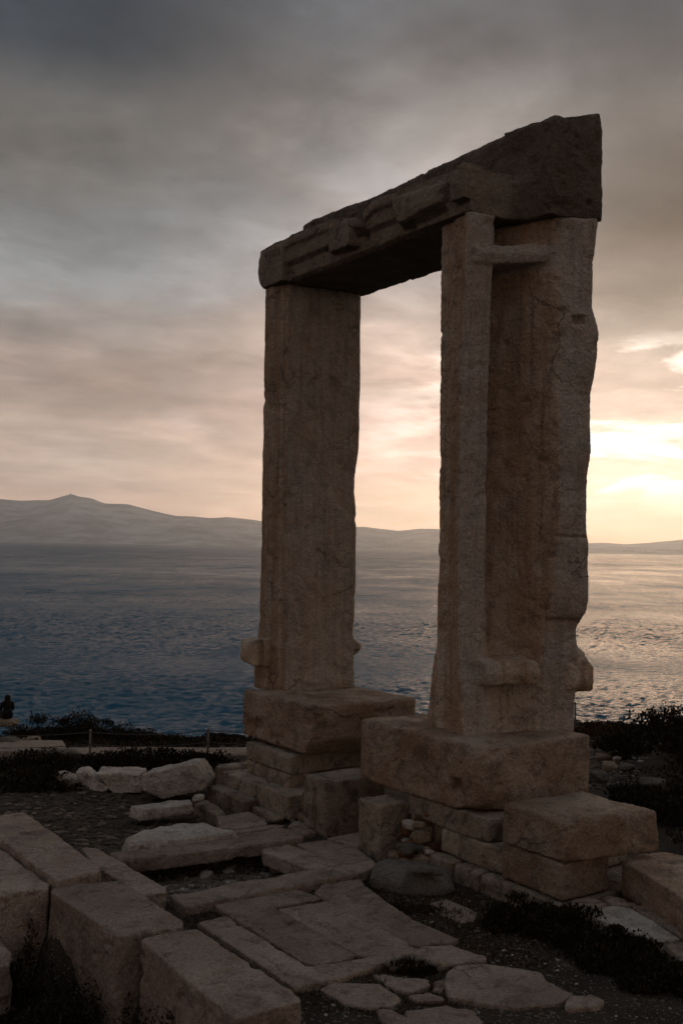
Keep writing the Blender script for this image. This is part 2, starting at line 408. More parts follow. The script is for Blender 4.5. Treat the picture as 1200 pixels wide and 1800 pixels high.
def gz(x, y):
    x = np.atleast_1d(np.asarray(x, float)); y = np.atleast_1d(np.asarray(y, float))
    lf = np.clip((3.0 - x) / 6.0, 0, 1)                        # 1 on the left, 0 on the right
    zl = np.interp(y, [18, 24, 33, 36, 46, 60, 1e5], [0, -1.12, -2.75, -3.6, -9.0, -14, -14])
    zr = np.interp(y, [20, 23, 26, 32, 44, 60, 1e5], [0, -.32, -.9, -3.2, -9.0, -14, -14])
    z = zl * lf + zr * (1 - lf)
    side = np.maximum(np.abs(x) - 26, 0); z = z - side * .35
    p = np.stack([x, y, x * 0], 1)
    amp = np.interp(y, [15, 24, 50], [.02, .12, .6])
    z = z + fbm(p, .45, 4, .5, 2) * amp + fbm(p, 2.2, 3, .5, 5) * .022 + fbm(p, 9, 3, .6, 8) * .008
    z = z - .82 * np.clip(distpoly(x, y, pit_front) / .22, 0, 1) - .18 * np.clip(distpoly(x, y, pit_rect) / .16, 0, 1)
    # banked earth on the right behind the pier
    z = z + .55 * np.exp(-(((x - 5.9) / 1.5) ** 2 + ((y - 16.2) / 2.2) ** 2))
    lp = UV(-4.5, -1.0, 0); z = z - .16 * np.exp(-(((x - lp[0]) / 1.1) ** 2 + ((y - lp[1]) / 1.3) ** 2))
    z = np.where(y < 3, z - (3 - y) * .02, z)
    return np.maximum(z, -14)
def gz1(x, y): return float(gz(x, y)[0])
def axis(lo, hi, d0, d1, step, far, g=1.22):
    a = list(np.arange(d0, d1, step)); s = step
    while a[-1] < hi: s = min(s * g, far); a.append(a[-1] + s)
    s = step; f = []
    q = d0
    while q > lo: s = min(s * g, far); q -= s; f.append(q)
    return np.array(f[::-1] + a)
ax_ = axis(-60, 60, -4.6, 5.2, .055, 3); ay_ = axis(-30, 75, 6.2, 15.5, .055, 1.2, 1.08)
gx, gy = np.meshgrid(ax_, ay_); zz_ = gz(gx.ravel(), gy.ravel())
nx, ny = len(ax_), len(ay_)
gi = np.arange(nx * ny).reshape(ny, nx)
gf = np.stack([gi[:-1, :-1].ravel(), gi[:-1, 1:].ravel(), gi[1:, 1:].ravel(), gi[1:, :-1].ravel()], 1).tolist()
tag(plain('ground', np.stack([gx.ravel(), gy.ravel(), zz_], 1), gf, GROUND, smooth=True), kind='structure')

# ------------------------------------------------------------------ sea
def sea_mat():
    m, t, b = new_mat('dusk_sea')
    pos = t.node('ShaderNodeNewGeometry').outputs['Position']
    b.inputs['Base Color'].default_value = (.014, .065, .105, 1)
    b.inputs['IOR'].default_value = 1.33; b.inputs['Specular IOR Level'].default_value = .5
    pt = t.rng(t.noise(t.mapping(pos, scale=(.0016, .006, 1)), 1.0, 5, .6, .6), .42, .62, 0, 1, True)
    t.put(b.inputs['Roughness'], t.rng(pt, 0, 1, .17, .08))
    w1 = t.noise(t.mapping(pos, scale=(.22, .5, 1), rot=(0, 0, R(8))), 1.0, 4, .55, .3)
    w2 = t.noise(t.mapping(pos, scale=(.9, 1.9, 1), rot=(0, 0, R(-12))), 1.0, 6, .68, .4)
    w3 = t.noise(t.mapping(pos, scale=(.06, .16, 1), rot=(0, 0, R(3))), 1.0, 3, .5)
    h = t.math('ADD', t.math('MULTIPLY', w1, 1.0), t.math('MULTIPLY', w2, .42))
    h = t.math('ADD', t.math('MULTIPLY', w2, .30), t.math('MULTIPLY', t.noise(t.mapping(pos, scale=(2.2, 4.2, 1)), 1.0, 4, .6, .3), .12))
    far = t.node('ShaderNodeVectorMath', operation='LENGTH'); t.put(far.inputs[0], pos)
    h = t.math('ADD', h, t.math('MULTIPLY', t.math('ADD', t.math('MULTIPLY', w1, 2.0), t.math('MULTIPLY', w3, 4.5)), t.rng(far.outputs['Value'], 500, 1100, 0, 1)))
    n = t.node('ShaderNodeBump'); t.put(n.inputs['Height'], h); n.inputs['Distance'].default_value = 3.0
    t.put(n.inputs['Strength'], t.rng(pt, 0, 1, 1.0, .72))
    t.put(b.inputs['Normal'], n.outputs[0])
    df = t.node('ShaderNodeBsdfDiffuse'); df.inputs[0].default_value = (.003, .10, .185, 1)
    mx_ = t.node('ShaderNodeMixShader'); b1 = t.noise(t.mapping(pos, scale=(.003, .010, 1), rot=(0, 0, R(-4))), 1.0, 5, .6, .5)
    b2 = t.noise(t.mapping(pos, scale=(.06, .028, 1), rot=(0, 0, R(5))), 1.0, 4, .6, .4)
    t.put(mx_.inputs[0], t.math('ADD', t.math('ADD', t.rng(b1, .36, .64, .42, .56, True), t.rng(b2, .35, .65, -.10, .10)), t.rng(t.noise(t.mapping(pos, scale=(.016, .0045, 1)), 1.0, 5, .65, .3), .35, .65, -.11, .11), clamp=True))
    t.l.new(b.outputs[0], mx_.inputs[1]); t.l.new(df.outputs[0], mx_.inputs[2]); t.l.new(mx_.outputs[0], t.n['Material Output'].inputs[0])
    return m
sx = [-15000, -4000, -600, -150, -60, 60, 150, 600, 4000, 15000]; sy = [-900, 20, 60, 150, 400, 1200, 4000, 13500]
sv = [(a, c, SEA) for c in sy for a in sx]
sf = [(j * 10 + i, j * 10 + i + 1, j * 10 + i + 11, j * 10 + i + 10) for j in range(7) for i in range(9)]
SEAM = sea_mat()
tag(plain('water', [(a, c, z - .9) for a, c, z in sv], sf, SEAM), kind='structure')
def sea_waves():
    azs = np.concatenate([-np.geomspace(R(78), R(27), 14), np.linspace(-R(25), R(25), 430), np.geomspace(R(27), R(78), 14)])
    rr = [30.0]
    while rr[-1] < 900: rr.append(rr[-1] * 1.0031)
    while rr[-1] < 13000: rr.append(rr[-1] * 1.06)
    rr = np.array(rr); A, RR = np.meshgrid(azs, rr); x = (RR * np.sin(A)).ravel(); y = (RR * np.cos(A)).ravel(); rf = RR.ravel()
    c_, s_ = math.cos(.22), math.sin(.22); p = np.stack([(x * c_ + y * s_) * .55, (-x * s_ + y * c_), x * 0], 1)
    gust = np.clip(.75 + 1.2 * fbm(np.stack([x * .3, y, x * 0], 1), .018, 3, .5, 71), .25, 1.3)
    h = .12 * fbm(p, .10, 2, .5, 61) + gust * (.07 * fbm(p, .42, 2, .6, 63) + .17 * fbm(p, 1.3, 2, .75, 66))
    h *= np.interp(rf, [0, 700, 1100, 1e6], [1, 1, 0, 0]) * np.interp(np.abs(A.ravel()), [0, R(25), R(27), 9], [1, 1, 0, 0])
    n = len(azs); gi = np.arange(n * len(rr)).reshape(len(rr), n)
    f = np.stack([gi[:-1, :-1].ravel(), gi[:-1, 1:].ravel(), gi[1:, 1:].ravel(), gi[1:, :-1].ravel()], 1).tolist()
    return tag(plain('sea', np.stack([x, y, SEA + h], 1), f, SEAM, smooth=True), kind='structure')
sea_waves()

# ------------------------------------------------------------------ far islands
HILL = simple_mat('dry_island_scrub', (.33, .345, .35), .95, vary=.5, scale=.0045)
def island(name, prof, Ynear, Yridge, Yfar, seed, rough=.10):
    """prof: skyline points measured in the picture; heights are real metres at the ridge distance"""
    pts = [aty(x, y, Yridge) for x, y in prof]
    xs = np.array([p[0] / p[1] for p in pts]); hs = np.array([p[2] for p in pts])
    na, nb = 520, 60
    A = np.linspace(xs[0], xs[-1], na); V = []
    B = np.concatenate([np.linspace(Ynear, Yridge, 40), np.linspace(Yridge, Yfar, 21)[1:]])
    H = np.interp(A, xs, hs)
    for b_ in B:
        t_ = (b_ - Ynear) / (Yridge - Ynear) if b_ <= Yridge else 1 - (b_ - Yridge) / (Yfar - Yridge)
        t_ = np.clip(t_, 0, 1); s_ = t_ ** 1.25
        p = np.stack([A * b_, np.full(na, b_), np.zeros(na)], 1)
        nz = fbm(p, .0011, 6, .55, seed) * rough * 4.2 * t_ * (1 - t_) * (H - SEA)
        q = SEA + (H - SEA) * s_ + nz - (1 - min(1, t_ * 12)) * 6
        if t_ >= .999: q = SEA + (H - SEA) + fbm(p, .004, 4, .5, seed) * 4
        V += list(np.stack([A * b_, np.full(na, b_), q], 1))
    gi = np.arange(na * len(B)).reshape(len(B), na)
    f = np.stack([gi[:-1, :-1].ravel(), gi[:-1, 1:].ravel(), gi[1:, 1:].ravel(), gi[1:, :-1].ravel()], 1).tolist()
    return tag(plain(name, V, f, HILL, smooth=True), kind='structure')
island('island_hills', [(-700, 905), (-400, 880), (-200, 868), (0, 877), (40, 880), (88, 879), (108, 873), (125, 868), (140, 873), (160, 876), (185, 885), (225, 886),
                        (270, 898), (310, 907), (345, 908), (370, 911), (400, 909), (440, 913), (480, 919), (560, 925), (640, 926), (670, 930), (700, 933),
                        (740, 929), (790, 931), (900, 945), (1000, 956), (1060, 954), (1100, 957), (1150, 953), (1185, 950), (1215, 946), (1300, 940), (1450, 946), (1700, 955)],
       8300, 10800, 12600, 3)
island('coast_foothills', [(-700, 926), (-300, 915), (0, 918), (90, 905), (170, 912), (260, 930), (330, 925), (430, 938), (520, 940), (640, 950), (760, 955), (900, 958),
                           (1040, 964), (1110, 962), (1200, 965), (1400, 960), (1700, 968)], 7900, 8800, 9600, 12, .16)
# mast and small masts on the summit, village specks on the slope
STEEL = simple_mat('dull_steel', (.12, .12, .12), .6)
def mast(px_, py_, hgt, wd, Yd, label):
    base = aty(px_, py_, Yd); base[2] -= 15
    v, f = [], []
    for z0, z1, r in ((0, hgt * .5 + 15, wd), (hgt * .5 + 15, hgt + 15, wd * .5)):
        b_ = len(v)
        for z in (z0, z1):
            for k in range(6): v.append((base[0] + r * math.cos(k * 1.047), base[1] + r * math.sin(k * 1.047), base[2] + z))
        f += [(b_ + k, b_ + (k + 1) % 6, b_ + 6 + (k + 1) % 6, b_ + 6 + k) for k in range(6)] + [tuple(b_ + k for k in range(6))[::-1], tuple(b_ + 6 + k for k in range(6))]
    return tag(plain('radio_mast', v, f, STEEL, loc=base), label, 'mast', 'radio masts on the island summit')
mast(124, 871, 42, 3.2, 10800, 'tallest thin mast on the highest island summit')
mast(129, 873, 24, 2.4, 10800, 'short mast just right of the tallest one on the summit')
WASH = simple_mat('whitewash', (.72, .70, .66), .8)
vv, vf = [], []
rs = np.random.RandomState(5)
for cx_, cy_, sx_, sy_, n_ in ((105, 930, 30, 8, 70), (60, 950, 60, 3, 45), (350, 938, 60, 10, 35), (250, 945, 90, 5, 30), (690, 958, 50, 5, 40), (460, 950, 60, 6, 20), (1120, 970, 50, 2, 14)):
    for _ in range(n_):
        px_ = cx_ + rs.normal() * sx_ * .6; py_ = cy_ + rs.normal() * sy_ * .6
        Yd = 8350 + max(0, (955 - py_)) * 25
        p = aty(px_, py_, min(Yd, 8780)); s_ = 5 + rs.rand() * 7; b_ = len(vv)
        for z in (-12, 4 + rs.rand() * 4):
            for q in ((-1, -1), (1, -1), (1, 1), (-1, 1)): vv.append((p[0] + q[0] * s_, p[1] + q[1] * s_, p[2] + z))
        vf += [(b_, b_ + 1, b_ + 5, b_ + 4), (b_ + 1, b_ + 2, b_ + 6, b_ + 5), (b_ + 2, b_ + 3, b_ + 7, b_ + 6), (b_ + 3, b_, b_ + 4, b_ + 7), (b_ + 4, b_ + 5, b_ + 6, b_ + 7)]
tag(plain('village_houses', vv, vf, WASH), 'scattered tiny white village houses on the hazy island slopes', 'village', kind='stuff')

# ------------------------------------------------------------------ the gateway
gate = empty('marble_gateway', UV(-2.6, .9, .72))
tag(gate, 'tall ancient marble gateway of two jambs and one lintel standing before the sea', 'gateway')
U_, V_, W_ = gu, gv, np.array([0, 0, 1.0])
TOPZ = 7.33
# near jamb
jl = [(z, u_) for u_, z in (at_v(x, y, .44) for x, y in ((775, 390), (773, 500), (773, 600), (771, 760), (771, 900), (768, 1050), (767, 1120), (758, 1180), (752, 1240), (748, 1290)))]
jn = [(z, u_) for u_, z in (at_v(x, y, .36) for x, y in ((829, 376), (823, 470), (819, 600), (815, 720), (813, 850), (811, 1000), (812, 1100), (815, 1200), (820, 1300)))]
jr = [(z, u_) for u_, z in (at_v(x, y, 1.28) for x, y in ((975, 385), (970, 450), (977, 540), (972, 640), (975, 740), (973, 840), (976, 900), (970, 970), (962, 1040), (950, 1100), (944, 1180), (938, 1290)))]
jb = [(z, u_) for u_, z in (at_v(x, y, 1.68) for x, y in ((1052, 390), (1049, 420), (1044, 460), (1042, 540), (1052, 572), (1053, 590), (1051, 625), (1046, 655), (1038, 690), (1038, 740), (1040, 790), (1034, 830), (1031, 870), (1033, 935), (1036, 950),
                                                          (1035, 1010), (1036, 1050), (1032, 1075), (1020, 1092), (1013, 1104), (1015, 1125), (1017, 1150), (1014, 1200), (1010, 1240), (1010, 1290)))]
s = Shape(); rings = []
for z in np.linspace(1.40, TOPZ, 90):
    a, n_, r_, b_ = (interp(q, z) for q in (jl, jn, jr, jb))
    deep = float(np.interp(z, [1.4, 1.9, 2.15, 2.5, 4.0, 6.0, 7.4], [-.03, -.02, .05, .15, .22, .36, .44]))
    m_ = (a + n_) / 2 - .04
    rings.append([UV(*q, z) for q in ((a, .44), (m_, .43), (m_ + .03, .385), (n_ - .12, .375), (n_ - .10, .335), (n_, .335), (n_ + .015, .40), (n_ + .04, .69), (n_ - deep, .76),
                                      (n_ - deep * 1.05, .88), (n_ - deep * .3 + .0, 1.08), (r_, 1.26), (r_ + .05, 1.30), (b_, 1.66), (b_ - .12, 1.78), (a, 1.76))])
s.rings(rings)
un = interp(jn, 6.9)
# the bar left standing across the groove near the top, and the thick one low down
def bar(x0, y0, x1, y1, v0, v1, out, sag):
    ua, za = at_v(x0, y0, v0); ub, zb = at_v(x1, y0, v1); _, zc = at_v(x0, y1, v0); _, zd = at_v(x1, y1, v1)
    rg = []
    for k in range(13):
        t_ = k / 12; v_ = v0 + (v1 - v0) * t_; uo = ua + (ub - ua) * t_ + out - sag * math.sin(t_ * math.pi)
        zt = za + (zb - za) * t_ - sag * .35 * math.sin(t_ * math.pi); zl = zc + (zd - zc) * t_
        rg.append([UV(uo - .42, v_, zl), UV(uo - .02, v_, zl), UV(uo + .01, v_, (zl + zt) / 2), UV(uo - .05, v_, zt), UV(uo - .42, v_, zt + .03)])
    return rg
s.rings(bar(833, 422, 968, 460, .40, 1.26, .022, .09))
s.rings(bar(846, 1162, 943, 1203, .55, 1.12, .07, -.02))
def soc(x, y, v, hu, hv, hz, depth):
    u_, z = at_v(x, y, v); return (UV(u_, v, z), (U_, V_, W_), (hu, hv, hz), U_ * -depth)
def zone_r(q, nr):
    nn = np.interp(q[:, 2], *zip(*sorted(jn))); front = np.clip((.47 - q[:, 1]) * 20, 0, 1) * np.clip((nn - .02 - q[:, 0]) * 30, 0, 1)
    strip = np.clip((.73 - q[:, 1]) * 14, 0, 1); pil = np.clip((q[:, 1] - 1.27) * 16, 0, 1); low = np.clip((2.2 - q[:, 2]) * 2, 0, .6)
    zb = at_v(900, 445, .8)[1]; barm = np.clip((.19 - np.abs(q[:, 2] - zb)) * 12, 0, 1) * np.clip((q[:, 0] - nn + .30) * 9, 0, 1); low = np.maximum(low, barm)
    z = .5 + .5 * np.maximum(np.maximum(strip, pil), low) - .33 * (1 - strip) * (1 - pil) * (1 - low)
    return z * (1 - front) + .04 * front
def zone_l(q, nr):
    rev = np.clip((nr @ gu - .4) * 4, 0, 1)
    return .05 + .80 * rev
jamb_r = stone('jamb', s, MARBLE, gate, voxel=.02, smooth=1, amp=.013, sc_=2.6, chip=.25, fine=.008, seed=3,
               dents=(soc(1027, 560, 1.5, .25, .075, .055, .10), soc(990, 545, 1.33, .25, .05, .035, .05), soc(1012, 944, 1.5, .3, .22, .02, .035), soc(1000, 1092, 1.5, .3, .2, .035, .05)), zonef=zone_r)
# rough boss on its far edge
u_, z = at_v(1018, 1187, 1.75)
b = Shape(); b.hull([UV(u_ + a, 1.76 + c, z + d) for a, c, d in ((-.4, -.3, -.24), (-.4, .2, -.2), (.02, .2, -.19), (.10, .12, -.04), (.07, .15, .1), (-.05, .14, .26), (-.3, .1, .42), (-.4, -.3, .4), (.04, -.2, -.16), (.03, -.2, .1), (.11, .0, -.08), (-.06, -.15, .3))])
stone('boss', b, MARBLE, jamb_r, voxel=.018, smooth=9, amp=.03, chip=.9, seed=5)
# the crack line across its back edge
# far jamb
kl = [(z, u_) for u_, z in (at_v(x, y, .36) for x, y in ((469, 505), (467, 600), (465, 750), (463, 850), (462, 950), (459, 1050), (456, 1110), (450, 1160), (449, 1208)))]
kb = [(z, u_) for u_, z in (at_v(x, y, 1.65) for x, y in ((636, 515), (637, 540), (636, 600), (635, 700), (633, 790), (627, 835), (625, 865), (628, 885), (628, 960), (627, 1050), (624, 1110), (626, 1210)))]
kn = [(z, u_) for u_, z in (at_v(x, y, .44) for x, y in ((507, 495), (504, 700), (503, 900), (502, 1100), (503, 1212)))]
s = Shape(); rings = []
for z in np.linspace(1.40, TOPZ, 80):
    a, n_, b_ = (interp(q, z) for q in (kl, kn, kb))
    m_ = a + (n_ - a) * .42
    rings.append([UV(*q, z) for q in ((a, .33), (m_, .33), (m_ + .02, .375), (n_ - .12, .385), (n_ - .10, .42), (n_ - .01, .43), (n_, .46), (b_ * .6 + n_ * .4, 1.1), (b_, 1.6), (b_ - .05, 1.66), (a, 1.68))])
s.rings(rings)
jamb_l = stone('jamb', s, MARBLE, gate, voxel=.02, smooth=1, amp=.014, sc_=2.2, chip=.25, fine=.004, seed=14, zonef=zone_l)
u_, z = at_v(452, 1146, .25)
b = Shape(); b.hull([UV(u_ + a, .24 + c, z + d) for a, c, d in ((-.28, -.12, -.14), (.16, -.12, -.20), (.17, -.12, .19), (-.26, -.12, .17), (-.3, .3, -.16), (.16, .3, -.22), (.16, .3, .24), (-.3, .3, .22), (-.1, -.16, 0))])
stone('boss', b, MARBLE, jamb_l, voxel=.02, smooth=5, amp=.015, chip=.6, seed=6)
u_, z = at_v(627, 1139, 1.72)
b = Shape(); b.hull([UV(u_ + a, 1.68 + c, z + d) for a, c, d in ((-.25, -.1, -.13), (.02, -.08, -.13), (.06, .05, -.05), (.06, .07, .07), (.0, -.05, .15), (-.25, .1, .13), (-.25, .12, -.12), (0, .14, 0))])
stone('boss', b, MARBLE, jamb_l, voxel=.02, smooth=4, amp=.01, chip=.5, seed=8)

# lintel
ft = [at_v(x, y, .30) for x, y in ((458, 441), (480, 428), (530, 405), (580, 385), (622, 381), (632, 381), (655, 352), (690, 338), (720, 325), (760, 311), (800, 300), (812, 290), (829, 283))]
bt = [at_v(x, y, 1.05) for x, y in ((527, 390), (545, 382), (600, 360), (640, 346), (700, 318), (760, 288), (830, 256), (900, 224), (950, 199), (972, 190))]
s = Shape(); rings = []
U0 = ft[0][0]; U1 = interp(jn, 7.3) + .01
bot = TOPZ - .005
for u_ in np.linspace(U0, U1, 70):
    zt = interp(ft, u_)
    x_ = (u_ - U0) / (U1 - U0)
    under = .0 if x_ < .12 or x_ > .86 else .05
    rings.append([UV(u_, *q) for q in ((.44 + under * .8, bot), (.42, bot + .05), (.40, bot + .17), (.405, bot + .22), (.34, bot + .28), (.325, zt - .17), (.285, zt - .12), (.28, zt - .01), (.30, zt), (1.1, zt), (1.1, bot))])
s.rings(rings)
# concave end of the front part
endf = [(.33, .0), (.5, -.03), (.7, -.10), (.85, -.06), (1.0, .08), (1.15, .24), (1.28, .40), (1.35, .46)]
pl = [(U1 + d, v_) for v_, d in endf]
low = [(U1 - 1.0, 1.35)] + [(U1 - 1.0, .33)] + pl
zend = {0: 0}
def endring(dz, zfun): return [UV(a, b_, zfun(a, b_) + dz) for a, b_ in low]
ztop_end = ft[-1][1]
s.rings([[UV(a, b_, bot) for a, b_ in low],
         [UV(a, b_, bot + .34) for a, b_ in low],
         [UV(a, b_, ztop_end - .02 - .10 * math.sin(min(max((b_ - .4) / .9, 0), 1) * math.pi)) for a, b_ in low]])
# tall back part
rings = []
ub0 = bt[0][0]; ub1 = U1 + .46
for u_ in np.linspace(ub0, ub1, 60):
    zt = interp(bt, u_); e_ = max(0, (ub0 + .12 - u_)) + 0
    rings.append([UV(u_, *q) for q in ((1.10 + .0, bot), (1.10 + .06 * (u_ > ub1 - .3), zt - .06), (1.14 + .06 * (u_ > ub1 - .3), zt - e_ * .5), (1.66, zt), (1.74, zt - .06), (1.74, bot))])
s.rings(rings)
# full-height end of the back part, flaring outward
er, zr = at_v(1058, 300, 1.74)
zt = bt[-1][1]; zt2 = at_v(1046, 200, 1.72)[1]
pe = [(ub1 - .7, 1.06), (ub1 - .02, 1.26), (er, 1.72), (er - .06, 1.80), (ub1 - .7, 1.76)]
s.rings([[UV(a, b_, bot) for a, b_ in pe], [UV(a, b_, min(zt, interp(bt, a)) - .12) for a, b_ in pe], [UV(a - .04, b_, (zt2 if a > ub1 - .5 else interp(bt, a) - .02) if b_ > 1.5 else min(zt, interp(bt, a))) for a, b_ in pe]])
s.box(U0 + .02, ub0 + .3, .9, 1.70, bot, bot + .55)
s.hull([UV(U0 + a, c, bot + d) for a, c, d in ((.06, .30, .02), (.06, .8, .02), (-.09, .34, .12), (-.09, .8, .14), (-.10, .32, .30), (-.10, .8, .30), (-.03, .30, .50), (-.03, .8, .50), (.1, .28, .55), (.1, .8, .55), (.1, .27, .1))])
# surviving raised blocks of its worn front moulding
def lug(x0, x1, y0, y1, v0, dep, r_=0):
    ua, za = at_v(x0, (y0 + y1) / 2, v0); ub, zb = at_v(x1, (y0 + y1) / 2, v0)
    _, z1 = at_v((x0 + x1) / 2, y0, v0); _, z0 = at_v((x0 + x1) / 2, y1, v0)
    return ua, ub, z0, z1
ua, _ = at_v(566, 420, .22); ub, _ = at_v(612, 405, .22); zt1 = interp(ft, ub)
s.rings([[UV(ua, .32, zt1 - .34), UV(ub, .22, zt1 - .40), UV(ub, .36, zt1 - .40), UV(ua, .40, zt1 - .34)], [UV(ua, .32, zt1 - .04), UV(ub, .22, zt1 - .02), UV(ub, .60, zt1 - .0), UV(ua, .60, zt1 - .02)]])
ua, z_ = at_v(688, 375, .22); ub, z2 = at_v(776, 345, .22)
s.hull([UV(ua, .30, z_ - .05), UV(ua + .05, .17, z_ + .16), UV(ua + .1, .17, z_ + .0), UV(ub, .2, z2 + .15), UV(ub, .2, z2 - .05), UV(ub, .4, z2 - .2), UV(ua + .15, .2, z_ - .16), UV(ua, .4, z_ + .2), UV(ub, .4, z2 + .2), UV(ua, .4, z_ - .16)])
ua, _ = at_v(795, 340, .25)
s.rings([[UV(a, b_, bot + .12) for a, b_ in ((ua, .21), (U1 + .01, .22), (U1 + .01, .5), (ua, .5))], [UV(a, b_, ztop_end - .01) for a, b_ in ((ua, .19), (U1 + .01, .20), (U1 + .01, .5), (ua, .5))]])
ub, _ = at_v(497, 470, .28)
s.rings([[UV(a, b_, bot + .0) for a, b_ in ((U0 + .08, .30), (ub, .27), (ub, .5), (U0 + .08, .5))], [UV(a, b_, interp(ft, U0) - .06) for a, b_ in ((U0 + .08, .27), (ub, .26), (ub, .5), (U0 + .08, .5))]])
def lit_zone_t(q, nr):
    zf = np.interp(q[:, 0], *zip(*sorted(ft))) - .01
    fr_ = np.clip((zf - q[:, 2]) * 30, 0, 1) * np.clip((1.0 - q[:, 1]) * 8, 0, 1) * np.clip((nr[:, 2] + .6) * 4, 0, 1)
    return .08 + .87 * fr_  # light painted into the colour: paler front, darker back and underside
stone('lintel', s, LINTEL, gate, voxel=.021, smooth=1, amp=.018, sc_=3.0, chip=.45, fine=.009, seed=21, zonef=lit_zone_t,
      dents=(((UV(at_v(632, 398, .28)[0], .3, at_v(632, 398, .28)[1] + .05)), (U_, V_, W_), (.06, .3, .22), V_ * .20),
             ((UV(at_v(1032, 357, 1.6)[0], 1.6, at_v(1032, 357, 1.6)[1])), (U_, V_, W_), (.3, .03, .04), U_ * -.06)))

# base blocks
def bigblock(u0, u1, v0, v1, z0, z1, cut=None, **k):
    s = Shape(); s.box(u0, u1, v0, v1, z0, z1); return s
def quadblock(cr, z0, z1, cr2=None):
    return Shape().rings([[UV(a, b_, z0) for a, b_ in (cr2 or cr)], [UV(a, b_, z1) for a, b_ in cr]])
def socketed(u0, u1, z0, z1, su, sz, hu, hz, dep):
    s = Shape()
    for a, b_, c, d in ((u0, su - hu, z0, z1), (su + hu, u1, z0, z1), (su - hu - .03, su + hu + .03, z0, sz - hz), (su - hu - .03, su + hu + .03, sz + hz, z1)): s.box(a, b_, 0, dep + .06, c, d)
    return s
su, sz = at_v(803, 1384, 0)
s = socketed(-2.10, .02, .72, 1.43, su, sz, .095, .085, .10)
s.rings([[UV(a, b_, z) for a, b_ in ((-2.10, .10), (.02, .10), (.02, 1.68), (-2.05, 1.68))] for z in (.72, 1.43)])
stone('base_block', s, BLOCK, gate, voxel=.024, smooth=2, amp=.03, sc_=1.5, chip=.4, fine=.007, seed=31, wearf=lambda q, c: 2.2 * np.exp(-((q[:, 0] - .02) / .30) ** 2 - ((q[:, 1] - .0) / .35) ** 2) + 1.2 * fbm(c, 3, 3) - .55)
su, sz = at_v(453, 1273, 0)
s = socketed(-5.04, -3.35, .78, 1.43, su, sz, .11, .075, .10)
s.rings([[UV(*q, .74) for q in ((-5.0, .10), (-3.46, .08), (-3.40, .12), (-3.35, 1.66), (-5.0, 1.66))],
                   [UV(*q, .95) for q in ((-5.06, .10), (-3.36, .0), (-3.24, .0), (-3.2, 1.70), (-5.02, 1.68))],
                   [UV(*q, 1.43) for q in ((-5.03, .10), (-3.36, .0), (-3.24, .06), (-3.2, 1.72), (-5.02, 1.68))]])
stone('base_block', s, BLOCK, gate, voxel=.024, smooth=2, amp=.03, sc_=1.7, chip=.4, fine=.007, seed=44,
      dents=((UV(-3.36, .55, 1.43), (U_, V_, W_), (.1, .14, .1), W_ * -.04),))

# ------------------------------------------------------------------ masonry piers below
pierR = empty('masonry_pier', UV(-.5, .8, 0)); tag(pierR, 'coursed stone pier with a stepped ledge carrying the near base block of the gateway', 'pier')
def course(par, u0, u1, v0, v1, z0, z1, mat=COURSE, **k):
    kk = dict(voxel=.017, smooth=1, amp=.014, chip=.8, fine=.006); kk.update(k)
    g = .009
    return stone('stone_course', Shape().box(u0 + g, u1 - g, v0, v1, z0, z1), mat, par, **kk)
course(pierR, -1.22, .16, .04, 1.55, .47, .715, chip=.8, amp=.02)
course(pierR, -.62, .40, .03, 1.45, .205, .465)
course(pierR, .41, 1.27, -.03, .60, .205, .56, mat=BLOCK)
course(pierR, -.68, -.25, -.10, 1.5, -.12, .20)
course(pierR, -.24, .16, -.10, 1.5, -.12, .20)
course(pierR, .17, 1.30, -.10, 1.5, -.12, .20)
course(pierR, .41, .74, .64, 1.5, .205, .56)
outer = stone('squared_block', Shape().rings([[UV(a, b_, .575) for a, b_ in ((.46, -.06), (1.28, -.03), (1.48, 1.08), (.48, 1.08))], [UV(a, b_, .97) for a, b_ in ((.46, -.05), (1.27, -.01), (1.46, 1.06), (.48, 1.06))]]),
              BLOCK, None, voxel=.018, smooth=2, amp=.016, chip=1, fine=.006, seed=52, wearf=lambda q, c: 2.0 * np.exp(-((q[:, 0] - 1.3) / .22) ** 2 - ((q[:, 1] - .0) / .22) ** 2 - ((q[:, 2] - .95) / .2) ** 2) + 1.2 * fbm(c, 4, 3) - .5)
tag(outer, 'large squared stone block with a broken corner on the right end of the near pier', 'stone block')
pierL = empty('masonry_pier', UV(-4.0, .8, 0)); tag(pierL, 'stepped stone pier carrying the far base block of the gateway', 'pier')
course(pierL, -4.78, -3.55, -.08, 1.55, .49, .735, chip=.8, amp=.02)
course(pierL, -4.77, -3.6, -.08, 1.5, .225, .485)
for a, b_ in ((-5.04, -4.06), (-4.05, -3.17)): course(pierL, a, b_, -.32, .9, .0, .30 if a < -5 else .31, chip=.7, seed=9 + a)
course(pierL, -5.0, -3.95, -.56, -.33, -.25, .12)
course(pierL, -3.94, -3.28, -.44, -.33, -.25, .04)

